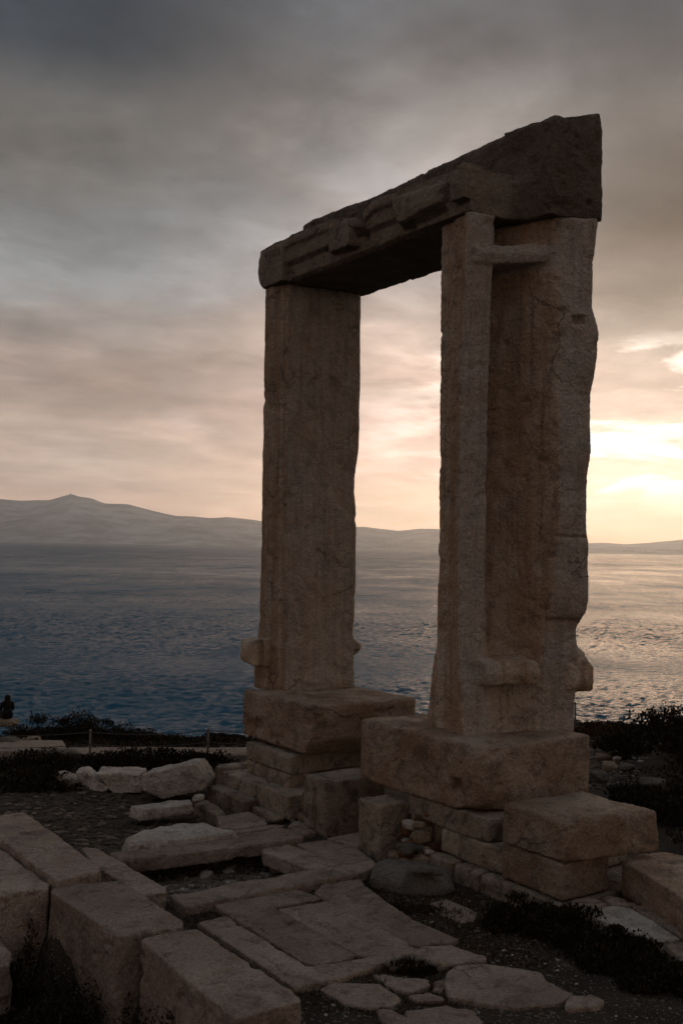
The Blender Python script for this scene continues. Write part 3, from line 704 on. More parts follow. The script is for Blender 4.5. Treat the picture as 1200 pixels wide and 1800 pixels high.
# upright posts between the piers
s = Shape().rings([[UV(*q, z) for q in ((-2.85, -.33), (-2.33, -.33), (-2.33, .55), (-2.85, .55))] for z in (-.05, .66)])
gx_, gz_ = at_v(553, 1405, -.33)
tag(stone('upright_block', s, COURSE, None, voxel=.02, smooth=3, amp=.012, chip=.6, seed=61, dents=((UV(gx_, -.33, gz_ - .12), (U_, V_, W_), (.045, .1, .26), V_ * .035),)),
    'wide upright stone block with a carved groove in the gap between the two piers', 'stone block', 'upright blocks in the gateway opening')
s = Shape().rings([[UV(*q, z) for q in ((-1.63, -.35), (-1.2, -.35), (-1.2, .1), (-1.63, .1))] for z in (-.05, .62)])
b = Shape(); b.v = s.v; b.f = s.f
gx_, gz_ = at_v(651, 1447, -.35)
b.hull([UV(gx_ + a, -.35 + c, gz_ + d) for a, c, d in ((-.07, .05, -.07), (.05, .05, -.07), (.07, .05, .06), (-.06, .05, .07), (0, -.045, 0), (.03, -.03, .05))])
tag(stone('upright_block', b, COURSE, None, voxel=.018, smooth=3, amp=.012, chip=.6, seed=62),
    'narrow upright stone block with a small knob, beside the rubble of the near pier', 'stone block', 'upright blocks in the gateway opening')

# rocks
def rock(name, c, size, mat, label=None, cat='stone', group=None, seed=0, flat=0.0, voxel=None, rot=0.0, tilt=0.0, n=16, smooth=3, sub=None):
    r_ = np.random.RandomState(seed); P_ = r_.normal(size=(n, 3)); P_ /= np.linalg.norm(P_, axis=1)[:, None]
    P_ = np.sign(P_) * np.abs(P_) ** .7
    P_ = P_ * np.array(size) * .5 * (.82 + .3 * r_.rand(n, 1))
    ca, sa = math.cos(rot), math.sin(rot)
    P_ = np.stack([P_[:, 0] * ca - P_[:, 1] * sa, P_[:, 0] * sa + P_[:, 1] * ca, P_[:, 2] + P_[:, 0] * tilt], 1) + np.array(c)
    m_ = max(size)
    o = stone(name, Shape().hull(P_), mat, None, voxel=voxel or max(.008, m_ / 26), smooth=smooth, amp=m_ * .035, sc_=2.0 / m_, chip=.4, fine=.003, seed=seed)
    return tag(o, label, cat, group)
# rubble packed beside the near pier (seen in the gap), positions in gate axes
k = 100
rub = [(-1.06, -.05, .36, .20, .12, WHITE), (-.90, -.04, .40, .18, .08, TAN), (-1.12, -.03, .30, .15, .18, RED), (-.83, -.06, .29, .26, .16, TAN), (-1.1, -.05, .18, .14, .07, WHITE),
       (-1.0, -.1, .12, .27, .22, RED), (-.75, -.06, .17, .12, .08, TAN), (-.66, -.08, .16, .14, .08, WHITE), (-.72, -.14, .06, .2, .18, TAN), (-1.12, -.20, .02, .24, .13, TAN), (-.86, -.2, -.0, .26, .12, TAN),
       (-1.0, .1, .5, .2, .15, TAN), (-1.2, .1, .1, .2, .2, RED), (-.85, .1, .5, .2, .12, RED)]
rub += [(-.95, .12, .28, .24, .2, TAN), (-1.12, .12, .40, .2, .18, TAN), (-.85, .14, .12, .26, .2, RED), (-1.05, .3, .3, .4, .5, RED), (-.8, .3, .3, .4, .5, TAN), (-1.15, .2, .55, .3, .16, TAN)]
rub_names = ['white pebble-like stone just under the lowest course of the near pier', 'tan flat stone just right of the white one, under the near pier course', 'small reddish stone below the white one beside the narrow upright block', 'wide tan rounded stone in the upper middle of the rubble beside the near pier',
    'little white stone in the middle of the near rubble above the big red one', 'big reddish-brown stone in the middle of the near rubble', 'small tan stone right of the big red one in the near rubble', 'small pale stone touching the second course of the near pier', 'tan round stone low in the near rubble, right of the red one',
    'tan stone at the foot of the narrow upright block', 'flat tan stone at the bottom of the near rubble behind the grey boulder', 'tan stone deep in the shade high in the near rubble', 'dark red stone deep behind the foot of the narrow upright block', 'dark red stone at the back under the near base block',
    'tan stone filling the middle back of the near rubble', 'tan stone at the back left of the near rubble, beside the upright block', 'red stone low at the back of the near rubble', 'large dark red stone at the very back left of the near rubble', 'large tan stone at the very back right of the near rubble', 'tan slab-like stone topmost at the back of the near rubble']
for (a, b_, z, wd, h_, mt), lb in zip(rub, rub_names):
    k += 1
    rock('rubble_stone', UV(a, b_, z + .04), (wd, wd * .8, h_), mt, lb, group='rubble stones packed beside the near pier', seed=k, n=26, smooth=5, voxel=.012)
far_names = ['tall tan stone standing beside the far pier steps', 'small tan stone under the tall one beside the far pier', 'round tan stone at the left foot of the wide upright block', 'little dark red stone high beside the far pier courses', 'tan stone high beside the wide upright block',
    'tiny grey stone on the ground before the far rubble', 'dark red stone at the back of the far rubble', 'flat tan stone lying at the foot of the far pier steps']
for (a, b_, z, wd, h_, mt), lb in zip([(-3.1, -.1, .20, .2, .34, TAN), (-3.1, -.16, .0, .2, .14, TAN), (-2.95, -.2, .04, .16, .16, TAN), (-3.3, .0, .45, .12, .16, RED), (-3.02, -.02, .42, .14, .2, TAN), (-3.05, -.34, -.02, .1, .1, GREY), (-2.95, .0, .22, .2, .2, RED), (-3.3, -.45, -.02, .24, .1, TAN)], far_names):
    k += 1
    rock('rubble_stone', UV(a, b_, z + .04), (wd, wd * .8, h_), mt, lb, group='rubble stones wedged beside the far pier', seed=k, n=26, smooth=5, voxel=.012)
# dark boulder with flat stones
c = atz(722, 1580, 0); rock('boulder', c + [0, .40, .06], (1.0, .66, .36), GREY, 'large rounded grey boulder lying on the paving in front of the rubble', 'boulder', seed=201, n=40, smooth=8, rot=-.2)
c = atz(752, 1547, .22); rock('flat_stone', c + [0, .2, .03], (.36, .26, .12), GREY, 'flat grey stone lying on top of the large grey boulder', 'stone', seed=203, n=14, rot=-.1)
c = atz(722, 1530, .1); rock('flat_stone', c + [0, .35, .12], (.34, .2, .14), GREY, 'small grey stone just behind the large boulder, against the rubble', 'stone', seed=204)

# ------------------------------------------------------------------ slabs and loose blocks traced on their own level
def block(name, px_, z, h_, mat, label, cat='stone slab', group=None, **k):
    kk = dict(voxel=.016, smooth=1, amp=.016, chip=.9, fine=.006, pits=.014); kk.update(k)
    fl = kk.pop('flare', 0.0)
    return tag(stone(name, Shape().prism([atz(x, y, z) for x, y in px_], h_, fl), mat, None, **kk), label, cat, group)
NB = 'long stone blocks of the ruined wall in the foreground'
block('stone_block', [(-60, 1436), (0, 1431), (42, 1427), (60, 1438), (178, 1522), (176, 1531), (100, 1549), (92, 1543), (0, 1475)], .42, .34, PAVE, 'long weathered stone beam running to the left edge, topmost of the wall blocks', 'stone block', NB, chip=.85, amp=.02)
block('stone_block', [(88, 1566), (102, 1554), (216, 1546), (322, 1617), (322, 1628), (216, 1645), (204, 1642)], .36, 1.0, PAVE, 'square-ended block between the long stone beam and the nearest long block', 'stone block', NB, chip=.85, amp=.02)
block('stone_block', [(248, 1652), (258, 1645), (346, 1631), (530, 1750), (528, 1760), (415, 1790), (404, 1786)], .34, .95, PAVE, 'nearest long block with a pitted flat top at the bottom of the photo', 'stone block', NB, chip=.85, amp=.02)
block('stone_block', [(-160, 1470), (-20, 1478), (0, 1489), (88, 1553), (86, 1560), (0, 1570), (-160, 1590)], .36, .9, PAVE, 'wide flat block under the left flank of the long stone beam', 'stone block', NB, chip=.8, amp=.02)
block('stone_block', [(-120, 1610), (0, 1650), (22, 1676), (18, 1692), (-120, 1760)], .0, .5, PAVE, 'low block whose corner just shows at the left edge above the dark pit', 'stone block', NB)
block('stone_block', [(143, 1491), (172, 1489), (292, 1561), (292, 1569), (250, 1574), (165, 1520)], .16, .28, PAVE, 'narrow brown block behind the long stone beam and beside the hollow', 'stone block', NB)
block('stone_beam', [(190, 1499), (217, 1494), (330, 1478), (496, 1454), (533, 1465), (533, 1471), (480, 1479), (292, 1504), (212, 1510)], .15, .15, PAVE, 'long low stone beam along the far side of the square hollow', 'stone beam')
block('stone_beam', [(298, 1573), (470, 1541), (600, 1519), (655, 1511), (664, 1521), (640, 1532), (480, 1562), (345, 1590), (325, 1593)], .10, .26, PAVE, 'long low stone beam along the near side of the square hollow', 'stone beam')
block('rough_slab', [(222, 1470), (250, 1455), (325, 1447), (362, 1445), (375, 1452), (417, 1460), (362, 1467), (312, 1474), (228, 1484)], .22, .2, WHITE, 'rough broken pale slab lying behind the far long stone beam', 'stone slab', amp=.04, chip=1, smooth=5, flare=.12)
PG = 'paving slabs in front of the gateway'
def pave(px_, label, z=.055, mat=PAVE, **k):
    kk = dict(chip=.5, voxel=.013, amp=.010, smooth=1); kk.update(k)
    c = np.mean(px_, 0); px2 = [tuple(c + (np.array(p) - c) * .997) for p in px_]
    return block('paving_slab', px2, z, .16, mat, label, 'paving slab', PG, **kk)
pave([(380, 1434), (437, 1426), (467, 1440), (471, 1449), (417, 1456), (386, 1454)], 'flat slab with a rough side at the foot of the far pier steps', z=.0)
pave([(340, 1455), (385, 1456), (420, 1458), (475, 1449), (505, 1449), (496, 1453), (400, 1466)], 'low strip of paving between the far pier steps and the long stone beam', z=-.02)
pave([(505, 1451), (520, 1440), (537, 1448), (555, 1462), (535, 1466)], 'small cracked paving piece at the foot of the wide upright block', z=.05)
pave([(460, 1491), (505, 1482), (600, 1518), (556, 1531), (462, 1497)], 'paving slab at the right end of the square hollow', z=.10)
pave([(520, 1483), (570, 1475), (628, 1490), (654, 1509), (598, 1522)], 'paving slab in front of the narrow upright block', z=.09)
pave([(574, 1473), (632, 1460), (634, 1488), (628, 1489)], 'paving slab in the shaded gap between the two upright blocks', z=.05)
pave([(367, 1586), (520, 1561), (566, 1578), (484, 1594), (626, 1679), (600, 1688), (555, 1695), (536, 1692)], 'bent paving slab just left of the long narrow middle slab')
pave([(345, 1620), (397, 1609), (538, 1697), (600, 1690), (655, 1680), (679, 1692), (600, 1718), (515, 1735)], 'outermost L-shaped slab nearest to the foreground blocks')
pave([(487, 1597), (575, 1583), (730, 1663), (794, 1660), (855, 1681), (857, 1687), (690, 1700), (640, 1682), (630, 1680)], 'long narrow middle slab ending above the grass tuft')
pave([(553, 1568), (566, 1554), (634, 1543), (642, 1557), (728, 1617), (806, 1650), (800, 1655), (724, 1661), (576, 1587)], 'long slab with a ragged right edge left of the grey boulder')
pave([(561, 1738), (585, 1725), (669, 1728), (707, 1755), (693, 1766), (642, 1771), (604, 1763)], 'irregular flat slab at the bottom, right of the nearest long block', z=.03)
pave([(653, 1711), (675, 1709), (753, 1722), (756, 1730), (718, 1745), (680, 1730)], 'irregular small slab just below the grass tuft', z=.03)
pave([(783, 1706), (805, 1695), (853, 1693), (953, 1709), (962, 1725), (1010, 1747), (983, 1763), (907, 1772), (853, 1763), (788, 1752), (780, 1725)], 'largest irregular rounded slab lying in the gravel', z=.04)
pave([(991, 1762), (1000, 1749), (1037, 1744), (1062, 1757), (1056, 1766), (994, 1771)], 'small rounded slab touching the right tip of the largest slab', z=.05)
pave([(715, 1749), (756, 1744), (781, 1752), (781, 1757), (734, 1760)], 'thin small slab wedged left of the largest irregular slab', z=.03)
pave([(712, 1776), (788, 1766), (832, 1774), (850, 1795), (850, 1822), (715, 1822)], 'slab cut off by the bottom edge of the photo, below the thin small slab', z=.03)
pave([(661, 1774), (685, 1772), (740, 1800), (720, 1822), (670, 1795)], 'narrow slab cut off by the bottom edge left of its larger neighbour', z=.03)
pave([(756, 1587), (783, 1579), (842, 1603), (832, 1619), (810, 1621), (767, 1606)], 'lone brown slab in the earth right of the grey boulder', z=.02)
pave([(760, 1723), (800, 1716), (776, 1742), (758, 1738)], 'little broken slab between the grass tuft and the largest slab', z=.02)
RG = 'paving slabs right of the pier'
def pave2(px_, label):
    return block('paving_slab', px_, .20, .26, WHITE if 'palest' in label else PAVE, label, 'paving slab', RG, voxel=.022, chip=.6, smooth=2)
pave2([(994, 1582), (1038, 1576), (1068, 1588), (1036, 1597), (1008, 1592)], 'paving slab touching the foot of the right end of the pier')
pave2([(1010, 1594), (1040, 1598), (1078, 1590), (1106, 1593), (1175, 1636), (1196, 1650), (1160, 1653), (1075, 1626)], 'largest palest slab right of the pier behind the dark bush')
pave2([(1052, 1575), (1066, 1572), (1112, 1583), (1120, 1589), (1102, 1591), (1072, 1587)], 'narrow slab in the shade under the long leaning block at right')
pave2([(1108, 1592), (1124, 1590), (1192, 1600), (1240, 1630), (1215, 1650), (1178, 1634)], 'slab beside the largest pale one at the right edge')
pave2([(1165, 1656), (1200, 1653), (1260, 1690), (1230, 1720)], 'lowest slab right of the pier, cut off by the right edge')
block('stone_block', [(1092, 1512), (1120, 1503), (1166, 1497), (1260, 1520), (1330, 1600), (1240, 1620), (1190, 1572)], .50, .34, BLOCK, 'long dark block behind the squared block at the right edge', 'stone block', chip=.9, amp=.02)
# blocks on the left behind the hollow
block('stone_block', [(340, 1411), (362, 1405), (386, 1418), (398, 1432), (384, 1434)], .0, .26, COURSE, 'low block at the left foot of the far pier steps', 'stone block')
block('stone_block', [(378, 1347), (384, 1342), (440, 1337), (440, 1345), (384, 1349)], .35, .45, COURSE, 'upright-edged block just behind the far pier', 'stone block')
block('broken_slab', [(231, 1417), (270, 1411), (300, 1406), (335, 1404), (338, 1412), (300, 1418), (250, 1423)], .12, .14, WHITE, 'flat pale broken slab lying in front of the big tilted white block', 'stone slab', amp=.03, flare=.1)
def chunk(name, front, Yd, dep, mat, label, drift=(0, 0), **k):
    pts = [aty(x, y, Yd) for x, y in front]
    pts += [aty(x, y, Yd) * [1, 1, 1] + np.array([drift[0], dep, drift[1]]) for x, y in front]
    kk = dict(voxel=.015, smooth=1, amp=.035, sc_=3.5, chip=.3, fine=.008); kk.update(k)
    return tag(stone(name, Shape().hull(pts), mat, None, **kk), label, 'stone block')
chunk('broken_block', [(248, 1362), (300, 1350), (343, 1342), (348, 1356), (364, 1377), (363, 1388), (288, 1406), (250, 1388)], 14.6, .7, WHITE, 'big tilted block of broken white marble left of the far pier', drift=(.05, -.06))
chunk('broken_block', [(166, 1360), (180, 1359), (247, 1362), (248, 1393), (200, 1397), (190, 1383)], 15.0, .5, WHITE, 'squared pale block half hidden left of the big tilted white block')
chunk('broken_block', [(133, 1357), (150, 1357), (190, 1385), (189, 1392), (170, 1392), (145, 1383)], 15.0, .35, WHITE, 'jagged white slab leaning left of the squared pale block')
chunk('broken_block', [(92, 1362), (108, 1360), (142, 1374), (145, 1387), (120, 1387), (112, 1375)], 15.1, .3, WHITE, 'leftmost of the jagged white broken blocks beside the leaning slab')
chunk('broken_block', [(219, 1357), (236, 1355), (250, 1359), (246, 1364), (222, 1364)], 15.6, .3, GREY, 'small grey stone peeping out between the squared pale and big tilted blocks')
chunk('broken_block', [(337, 1402), (357, 1399), (359, 1407), (340, 1411)], 14.1, .2, WHITE, 'small pale block at the right foot of the big tilted white block', voxel=.015)
def gst(px_, py_, size, mat, label, seed, z=0.0, **k):
    c = atz(px_, py_, z); c[2] = gz1(c[0], c[1]) + size[2] * .35
    return rock('loose_stone', c, size, mat, label, seed=seed, **k)
gst(27, 1377, (.28, .2, .08), WHITE, 'small flat white stone alone on dark ground left of the jagged blocks', 301)
gst(150, 1358 + 30, (.2, .15, .1), GREY, 'grey stone at the foot of the leaning jagged slab', 302)
gst(1150, 1412, (.55, .4, .26), GREY, 'large loose grey stone on the dark bank at the right', 303)
gst(1068, 1372, (.3, .25, .2), TAN, 'brown stone on the dark bank right of the near base block', 304)
gst(1084, 1362, (.16, .14, .12), WHITE, 'small pale stone beside the brown one on the right bank', 305)
gst(1050, 1385, (.34, .25, .2), GREY, 'grey stone in the dark right behind the near base block', 306)
gst(1102, 1378, (.26, .2, .14), GREY, 'grey stone right of the small pale one on the bank', 307)
gst(1060, 1352, (.3, .2, .16), TAN, 'tan stone highest of the loose stones on the right bank', 308)
gst(495, 1528, (.34, .16, .10), PAVE, 'long pale fragment at the right side of the square hollow', 309, z=-.1)
gst(362, 1548, (.2, .15, .12), WHITE, 'pale fragment lying in the middle of the square hollow', 310, z=-.2)
gst(402, 1540, (.16, .12, .08), WHITE, 'smaller pale fragment further right in the square hollow', 311, z=-.2)
gst(245, 1735, (.34, .28, .2), TAN, 'broken stone at the bottom of the dark front pit', 312, z=-.6)
gst(262, 1762, (.26, .2, .14), TAN, 'second broken stone just below the first in the dark front pit', 313, z=-.6)
gst(62, 1290, (.55, .4, .22), TAN, 'pale rounded stone among the scrub behind the path', 314, z=-.2)
gst(18, 1325, (.5, .4, .34), GREY, 'grey stone at the left edge in front of the path', 315)
gst(105, 1338, (.7, .45, .26), GREY, 'low dark boulder in front of the path left of the fence post', 316, n=34, smooth=7)

# gravel and shards: nobody could count them
def scatter(name, n, region, smin, smax, mat, label, flat=.5, seed=1, filt=None):
    r_ = np.random.RandomState(seed); v, f = [], []
    base = [(1, 0, 0), (0, 1, 0), (-1, 0, 0), (0, -1, 0), (0, 0, 1), (.6, .6, .55), (-.6, .55, .5), (.5, -.65, .5), (-.55, -.6, .45), (0, 0, -.6)]
    bm = bmesh.new(); [bm.verts.new(p) for p in base]; bmesh.ops.convex_hull(bm, input=bm.verts); bm.verts.index_update(); fc = [[q.index for q in g.verts] for g in bm.faces]; bm.free()
    base = np.array(base); pts = []
    poly = [atz(x, y, 0) for x, y in region]; P_ = np.array(poly)[:, :2]; lo, hi = P_.min(0), P_.max(0)
    cand = lo + r_.rand(n * 4, 2) * (hi - lo); cand = cand[inpoly(cand[:, 0], cand[:, 1], poly)][:n]
    dens = fbm(np.c_[cand, np.zeros(len(cand))], .9, 3, .5, seed); cand = cand[dens + r_.rand(len(cand)) * .8 > .25]
    zg = gz(cand[:, 0], cand[:, 1])
    for (x, y), z in zip(cand, zg):
        s_ = smin + (smax - smin) * r_.rand() ** 3; a = r_.rand() * 6.28; ca, sa = math.cos(a), math.sin(a)
        q = base * (.75 + .5 * r_.rand(len(base), 1)) * [s_ * (1 + r_.rand()), s_, s_ * flat]
        q = np.stack([q[:, 0] * ca - q[:, 1] * sa + x, q[:, 0] * sa + q[:, 1] * ca + y, q[:, 2] + z + s_ * .1], 1)
        b_ = len(v); v += q.tolist(); f += [[i + b_ for i in g] for g in fc]
    return tag(plain(name, v, f, mat), label, 'gravel', kind='stuff')
def pebble_mat(name, a, b2, c2):
    m, t, b = new_mat(name); pos = t.node('ShaderNodeNewGeometry'); isl = pos.outputs['Random Per Island']
    t.put(b.inputs['Base Color'], t.ramp(isl, [(0, a), (.6, b2), (.88, b2), (.93, c2), (1, c2)])); b.inputs['Roughness'].default_value = .9
    b.inputs['Specular IOR Level'].default_value = .2
    return m
PEB = pebble_mat('mixed_pebbles', (.05, .042, .035), (.14, .115, .095), (.36, .33, .3))
SHARD = pebble_mat('schist_shards', (.03, .024, .018), (.075, .057, .042), (.17, .135, .11))
scatter('gravel', 9000, [(560, 1600), (800, 1560), (900, 1600), (1300, 1700), (1400, 2000), (450, 2000), (520, 1740), (680, 1700)], .004, .018, PEB, 'fine pale and dark gravel around the paving at lower right', .7, 2)
scatter('gravel', 1500, [(340, 1590), (660, 1520), (900, 1560), (700, 1720), (520, 1740), (330, 1620)], .004, .014, PEB, 'fine gravel in the joints between the paving slabs', .7, 3)
scatter('schist_shards', 7000, [(-40, 1385), (340, 1395), (420, 1440), (230, 1500), (150, 1500), (60, 1440), (-60, 1440)], .010, .06, SHARD, 'flat dark schist shards covering the ground left of the hollow', .28, 4)
scatter('gravel', 5000, [(235, 1512), (470, 1490), (570, 1535), (300, 1585)], .008, .05, PEB, 'small stones littering the square hollow', .6, 6)
scatter('gravel', 3000, [(1030, 1290), (1190, 1285), (1120, 1400), (1035, 1400)], .01, .05, PEB, 'gravel patch behind the near base block at right', .5, 7)
scatter('gravel', 1500, [(0, 1320), (430, 1322), (430, 1400), (0, 1400)], .01, .05, SHARD, 'small dark stones between the path and the broken blocks', .5, 8)

# ------------------------------------------------------------------ walkway
PATH = stone_mat('path_concrete', (.26, .20, .16), (.33, .27, .22), (.22, .15, .1), (.1, .08, .065), stain_amt=.4, dark_amt=.3)
def path(px_, z, h_): return tag(stone('path', Shape().prism([atz(x, y, z) for x, y in px_], h_), PATH, None, voxel=.035, smooth=1, amp=.012, chip=.3), kind='structure')
path([(-60, 1302), (86, 1300), (112, 1300), (119, 1316), (-60, 1322)], .22, .3)
path([(119, 1313), (212, 1313), (214, 1327), (100, 1326)], .10, .3)
path([(216, 1312), (440, 1313), (440, 1325), (218, 1326)], .05, .3)

# ------------------------------------------------------------------ rope fences
ROPE = simple_mat('fence_rope', (.10, .09, .08), .9)
POST = simple_mat('galvanised_post', (.24, .23, .22), .6)
def tube(pts, r_, n=8):
    v, f = [], []
    for i, p in enumerate(pts):
        p = np.array(p, float); q = np.array(pts[min(i + 1, len(pts) - 1)], float) - np.array(pts[max(i - 1, 0)], float); q /= np.linalg.norm(q)
        a = np.cross(q, [0, 0, 1] if abs(q[2]) < .9 else [1, 0, 0]); a /= np.linalg.norm(a); b_ = np.cross(q, a)
        v += [p + r_ * (a * math.cos(t) + b_ * math.sin(t)) for t in np.arange(n) * 2 * math.pi / n]
    for k in range(len(pts) - 1): f += [(k * n + i, k * n + (i + 1) % n, (k + 1) * n + (i + 1) % n, (k + 1) * n + i) for i in range(n)]
    f += [tuple(range(n))[::-1], tuple((len(pts) - 1) * n + i for i in range(n))]
    return v, f
def fence(posts, h_, label, wires, off=False):
    root = empty('rope_fence', posts[0]); tag(root, label, 'fence')
    for p in posts:
        g = gz1(p[0], p[1])
        v, f = tube([(p[0], p[1], g - .1), (p[0], p[1], p[2] + h_ - .02), (p[0], p[1], p[2] + h_)], .018)
        po = plain('post', v, f, POST, root, True)
        for wz in wires:
            v, f = tube([(p[0], p[1], p[2] + wz - .012), (p[0], p[1], p[2] + wz + .012)], .024); plain('collar', v, f, ROPE, po)
    for a, b_ in zip(posts[:-1], posts[1:]):
        for wz in wires:
            pts = [np.array(a) * (1 - t) + np.array(b_) * t + [0, 0, wz - .05 * 4 * t * (1 - t)] for t in np.linspace(0, 1, 14)]
            v, f = tube(pts, .006, 5); plain('rope', v, f, ROPE, root, True)
    return root
pl_ = [atz(x, y, 0) for x, y in ((-110, 1341), (158, 1338), (365, 1334))]; pl_.append(atz(600, 1330, 0))
fence(pl_, .50, 'low rope fence on thin pale posts along the near side of the path', (.46, .27))
pr_ = [aty(1010, 1275, 20.6), aty(1183, 1279, 20.6), aty(1400, 1284, 20.6)]
fence(pr_, .45, 'low rope fence on thin dark posts at the cliff edge right of the gateway', (.42,))

# ------------------------------------------------------------------ scrub
def leaf_mat(name, a, b2, c2):
    m, t, b = new_mat(name); g = t.node('ShaderNodeNewGeometry')
    t.put(b.inputs['Base Color'], t.ramp(g.outputs['Random Per Island'], [(0, a), (.55, b2), (1, c2)])); b.inputs['Roughness'].default_value = .85
    b.inputs['Specular IOR Level'].default_value = .15
    return m
SCRUB = leaf_mat('dark_scrub', (.012, .011, .007), (.022, .018, .010), (.045, .03, .016))
DRY = leaf_mat('dry_reddish_scrub', (.03, .018, .010), (.055, .03, .015), (.08, .045, .022))
TWIG = simple_mat('scrub_twig', (.05, .035, .022), .9)
def shrub(loc, size, label, group, seed, mat=SCRUB, n=2600, leaf=.03, name='shrub', up=.5, spiky=.15, kind=None):
    r_ = np.random.RandomState(seed); root = empty(name, loc); v, f = [], []
    nc = 34; an_ = r_.rand(nc) * 6.28; q_ = np.sqrt(r_.rand(nc)); cl = np.stack([.42 * q_ * np.cos(an_), .42 * q_ * np.sin(an_), .05 + .8 * r_.rand(nc) * (1.05 - q_ ** 2)], 1)
    rad = .10 + .13 * r_.rand(nc)
    for i in range(n):
        c = r_.randint(nc); d = r_.normal(size=3); d /= np.linalg.norm(d)
        p = (cl[c] + d * rad[c] * r_.rand() ** .4) * np.array(size) * [1, 1, 1.0]
        p = p + np.array(loc)
        if r_.rand() < spiky: p[2] += size[2] * .12 * r_.rand()
        g = gz1(p[0], p[1]) if False else loc[2] - .15
        if p[2] < g: continue
        a = r_.normal(size=3); a[2] = abs(a[2]) + up; a /= np.linalg.norm(a); s_ = np.cross(a, r_.normal(size=3)); s_ /= np.linalg.norm(s_)
        L = leaf * (.6 + r_.rand() * 1.0); W2 = L * .28; b_ = len(v)
        v += [p - s_ * W2 * .3, p + a * L * .5 - s_ * W2, p + a * L, p + a * L * .5 + s_ * W2]; f.append((b_, b_ + 1, b_ + 2, b_ + 3))
    plain('foliage', v, f, mat, root)
    tv, tf = [], []
    for i in range(12):
        c = cl[r_.randint(nc)] * np.array(size); q = np.array(loc)
        v2, f2 = tube([q + [c[0] * .1, c[1] * .1, -.15], q + c * .55 + r_.normal(size=3) * .02, q + c * 1.02], max(.004, size[0] * .008), 4); b_ = len(tv)
        tv += v2; tf += [tuple(k2 + b_ for k2 in g) for g in f2]
    plain('stem', tv, tf, TWIG, root)
    return tag(root, label, 'shrub', group)
LG = 'dark shrubs along the clifftop at left'
for i, (px_, top, Yd, wd, lb) in enumerate(((62, 1252, 23.6, 1.3, 'leftmost dark clifftop shrub, right beside the seated person'), (100, 1256, 23.2, 1.2, 'dark clifftop shrub second from the seated person'),
                                        (140, 1243, 23.4, 1.25, 'tallest dark clifftop shrub, peak of the left scrub'), (178, 1257, 23.2, 1.4, 'dark clifftop shrub just right of the tallest one'),
                                        (215, 1268, 23.0, 1.4, 'dark clifftop shrub where the scrub outline slopes down'), (252, 1283, 22.6, 1.3, 'low dark clifftop shrub at the end of the slope'),
                                        (300, 1292, 22.4, 1.4, 'low dark shrub between the two visible fence posts'), (345, 1292, 22.2, 1.2, 'low dark shrub just behind the right fence post'),
                                        (395, 1291, 22.0, 1.3, 'low dark shrub next to the far base block, last of the row'))):
    p = aty(px_, top, Yd); g = gz1(p[0], p[1]); h_ = max(.25, p[2] - g)
    shrub((p[0], p[1], g), (wd * 1.15, 1.2, h_ * .95), lb, LG, 400 + i, leaf=.045, n=6500)
RGp = 'dark shrubs on the bank right of the gateway'
for i, (px_, py_, wd, h_, lb) in enumerate(((1050, 1290, 1.2, .26, 'low reddish shrub just right of the near jamb foot at the cliff edge'), (1100, 1286, 1.2, .24, 'low dark shrub in the middle of the right clifftop'),
                                            (1150, 1292, 1.2, .28, 'low dark shrub below the right fence post'), (1210, 1292, 1.4, .3, 'dark shrub at the right edge beside the fence post'),
                                            (1100, 1352, 1.1, .42, 'dark shrub on the near slope of the right bank'), (1160, 1358, 1.6, .75, 'large dark shrub covering the right bank'),
                                            (1225, 1385, 1.6, .8, 'large dark shrub at the right edge above the long dark block'), (1120, 1440 - 20, .9, .3, 'dark shrub around the large loose grey stone'),
                                            (1200, 1450, 1.2, .5, 'dark shrub directly behind the long dark block'))):
    p = atz(px_, py_, 0); g = gz1(p[0], p[1])
    shrub((p[0], p[1], g), (wd, 1.0, h_), lb, RGp, 430 + i, leaf=.05, n=3200, mat=DRY if 'reddish' in lb else SCRUB)
BGp = 'dark bushes in front of the pier'
for i, (px_, py_, wd, h_, lb) in enumerate(((925, 1625, .85, .30, 'low dark bush at the foot of the pier ledge'), (1000, 1650, .9, .34, 'middle dark bush beside the pale slabs with upright sprigs'), (1085, 1690, .9, .30, 'dark bush below the largest pale slab'), (1170, 1730, .9, .28, 'dark bush at the lower right edge'))):
    p = atz(px_, py_, 0); g = gz1(p[0], p[1])
    shrub((p[0], p[1], g - .02), (wd, .75, h_), lb, BGp, 460 + i, leaf=.03, n=9000, up=1.2)
for i, (px_, py_, wd, h_, lb) in enumerate(((60, 1385, 1.3, .34, 'low dark shrub left of the jagged white blocks'), (60, 1352, 1.2, .36, 'dark shrub in front of the raised path at far left'), (270, 1345, 1.5, .30, 'low dark shrub behind the big tilted white block'), (350, 1345, 1.2, .24, 'low dark shrub at the foot of the right fence post'),
                                            (200, 1352, 1.3, .28, 'low dark shrub behind the squared pale block'))):
    p = atz(px_, py_, 0); g = gz1(p[0], p[1])
    shrub((p[0], p[1], g), (wd, .8, h_), lb, 'dark shrubs between the path and the broken blocks', 480 + i, leaf=.045, n=2600)
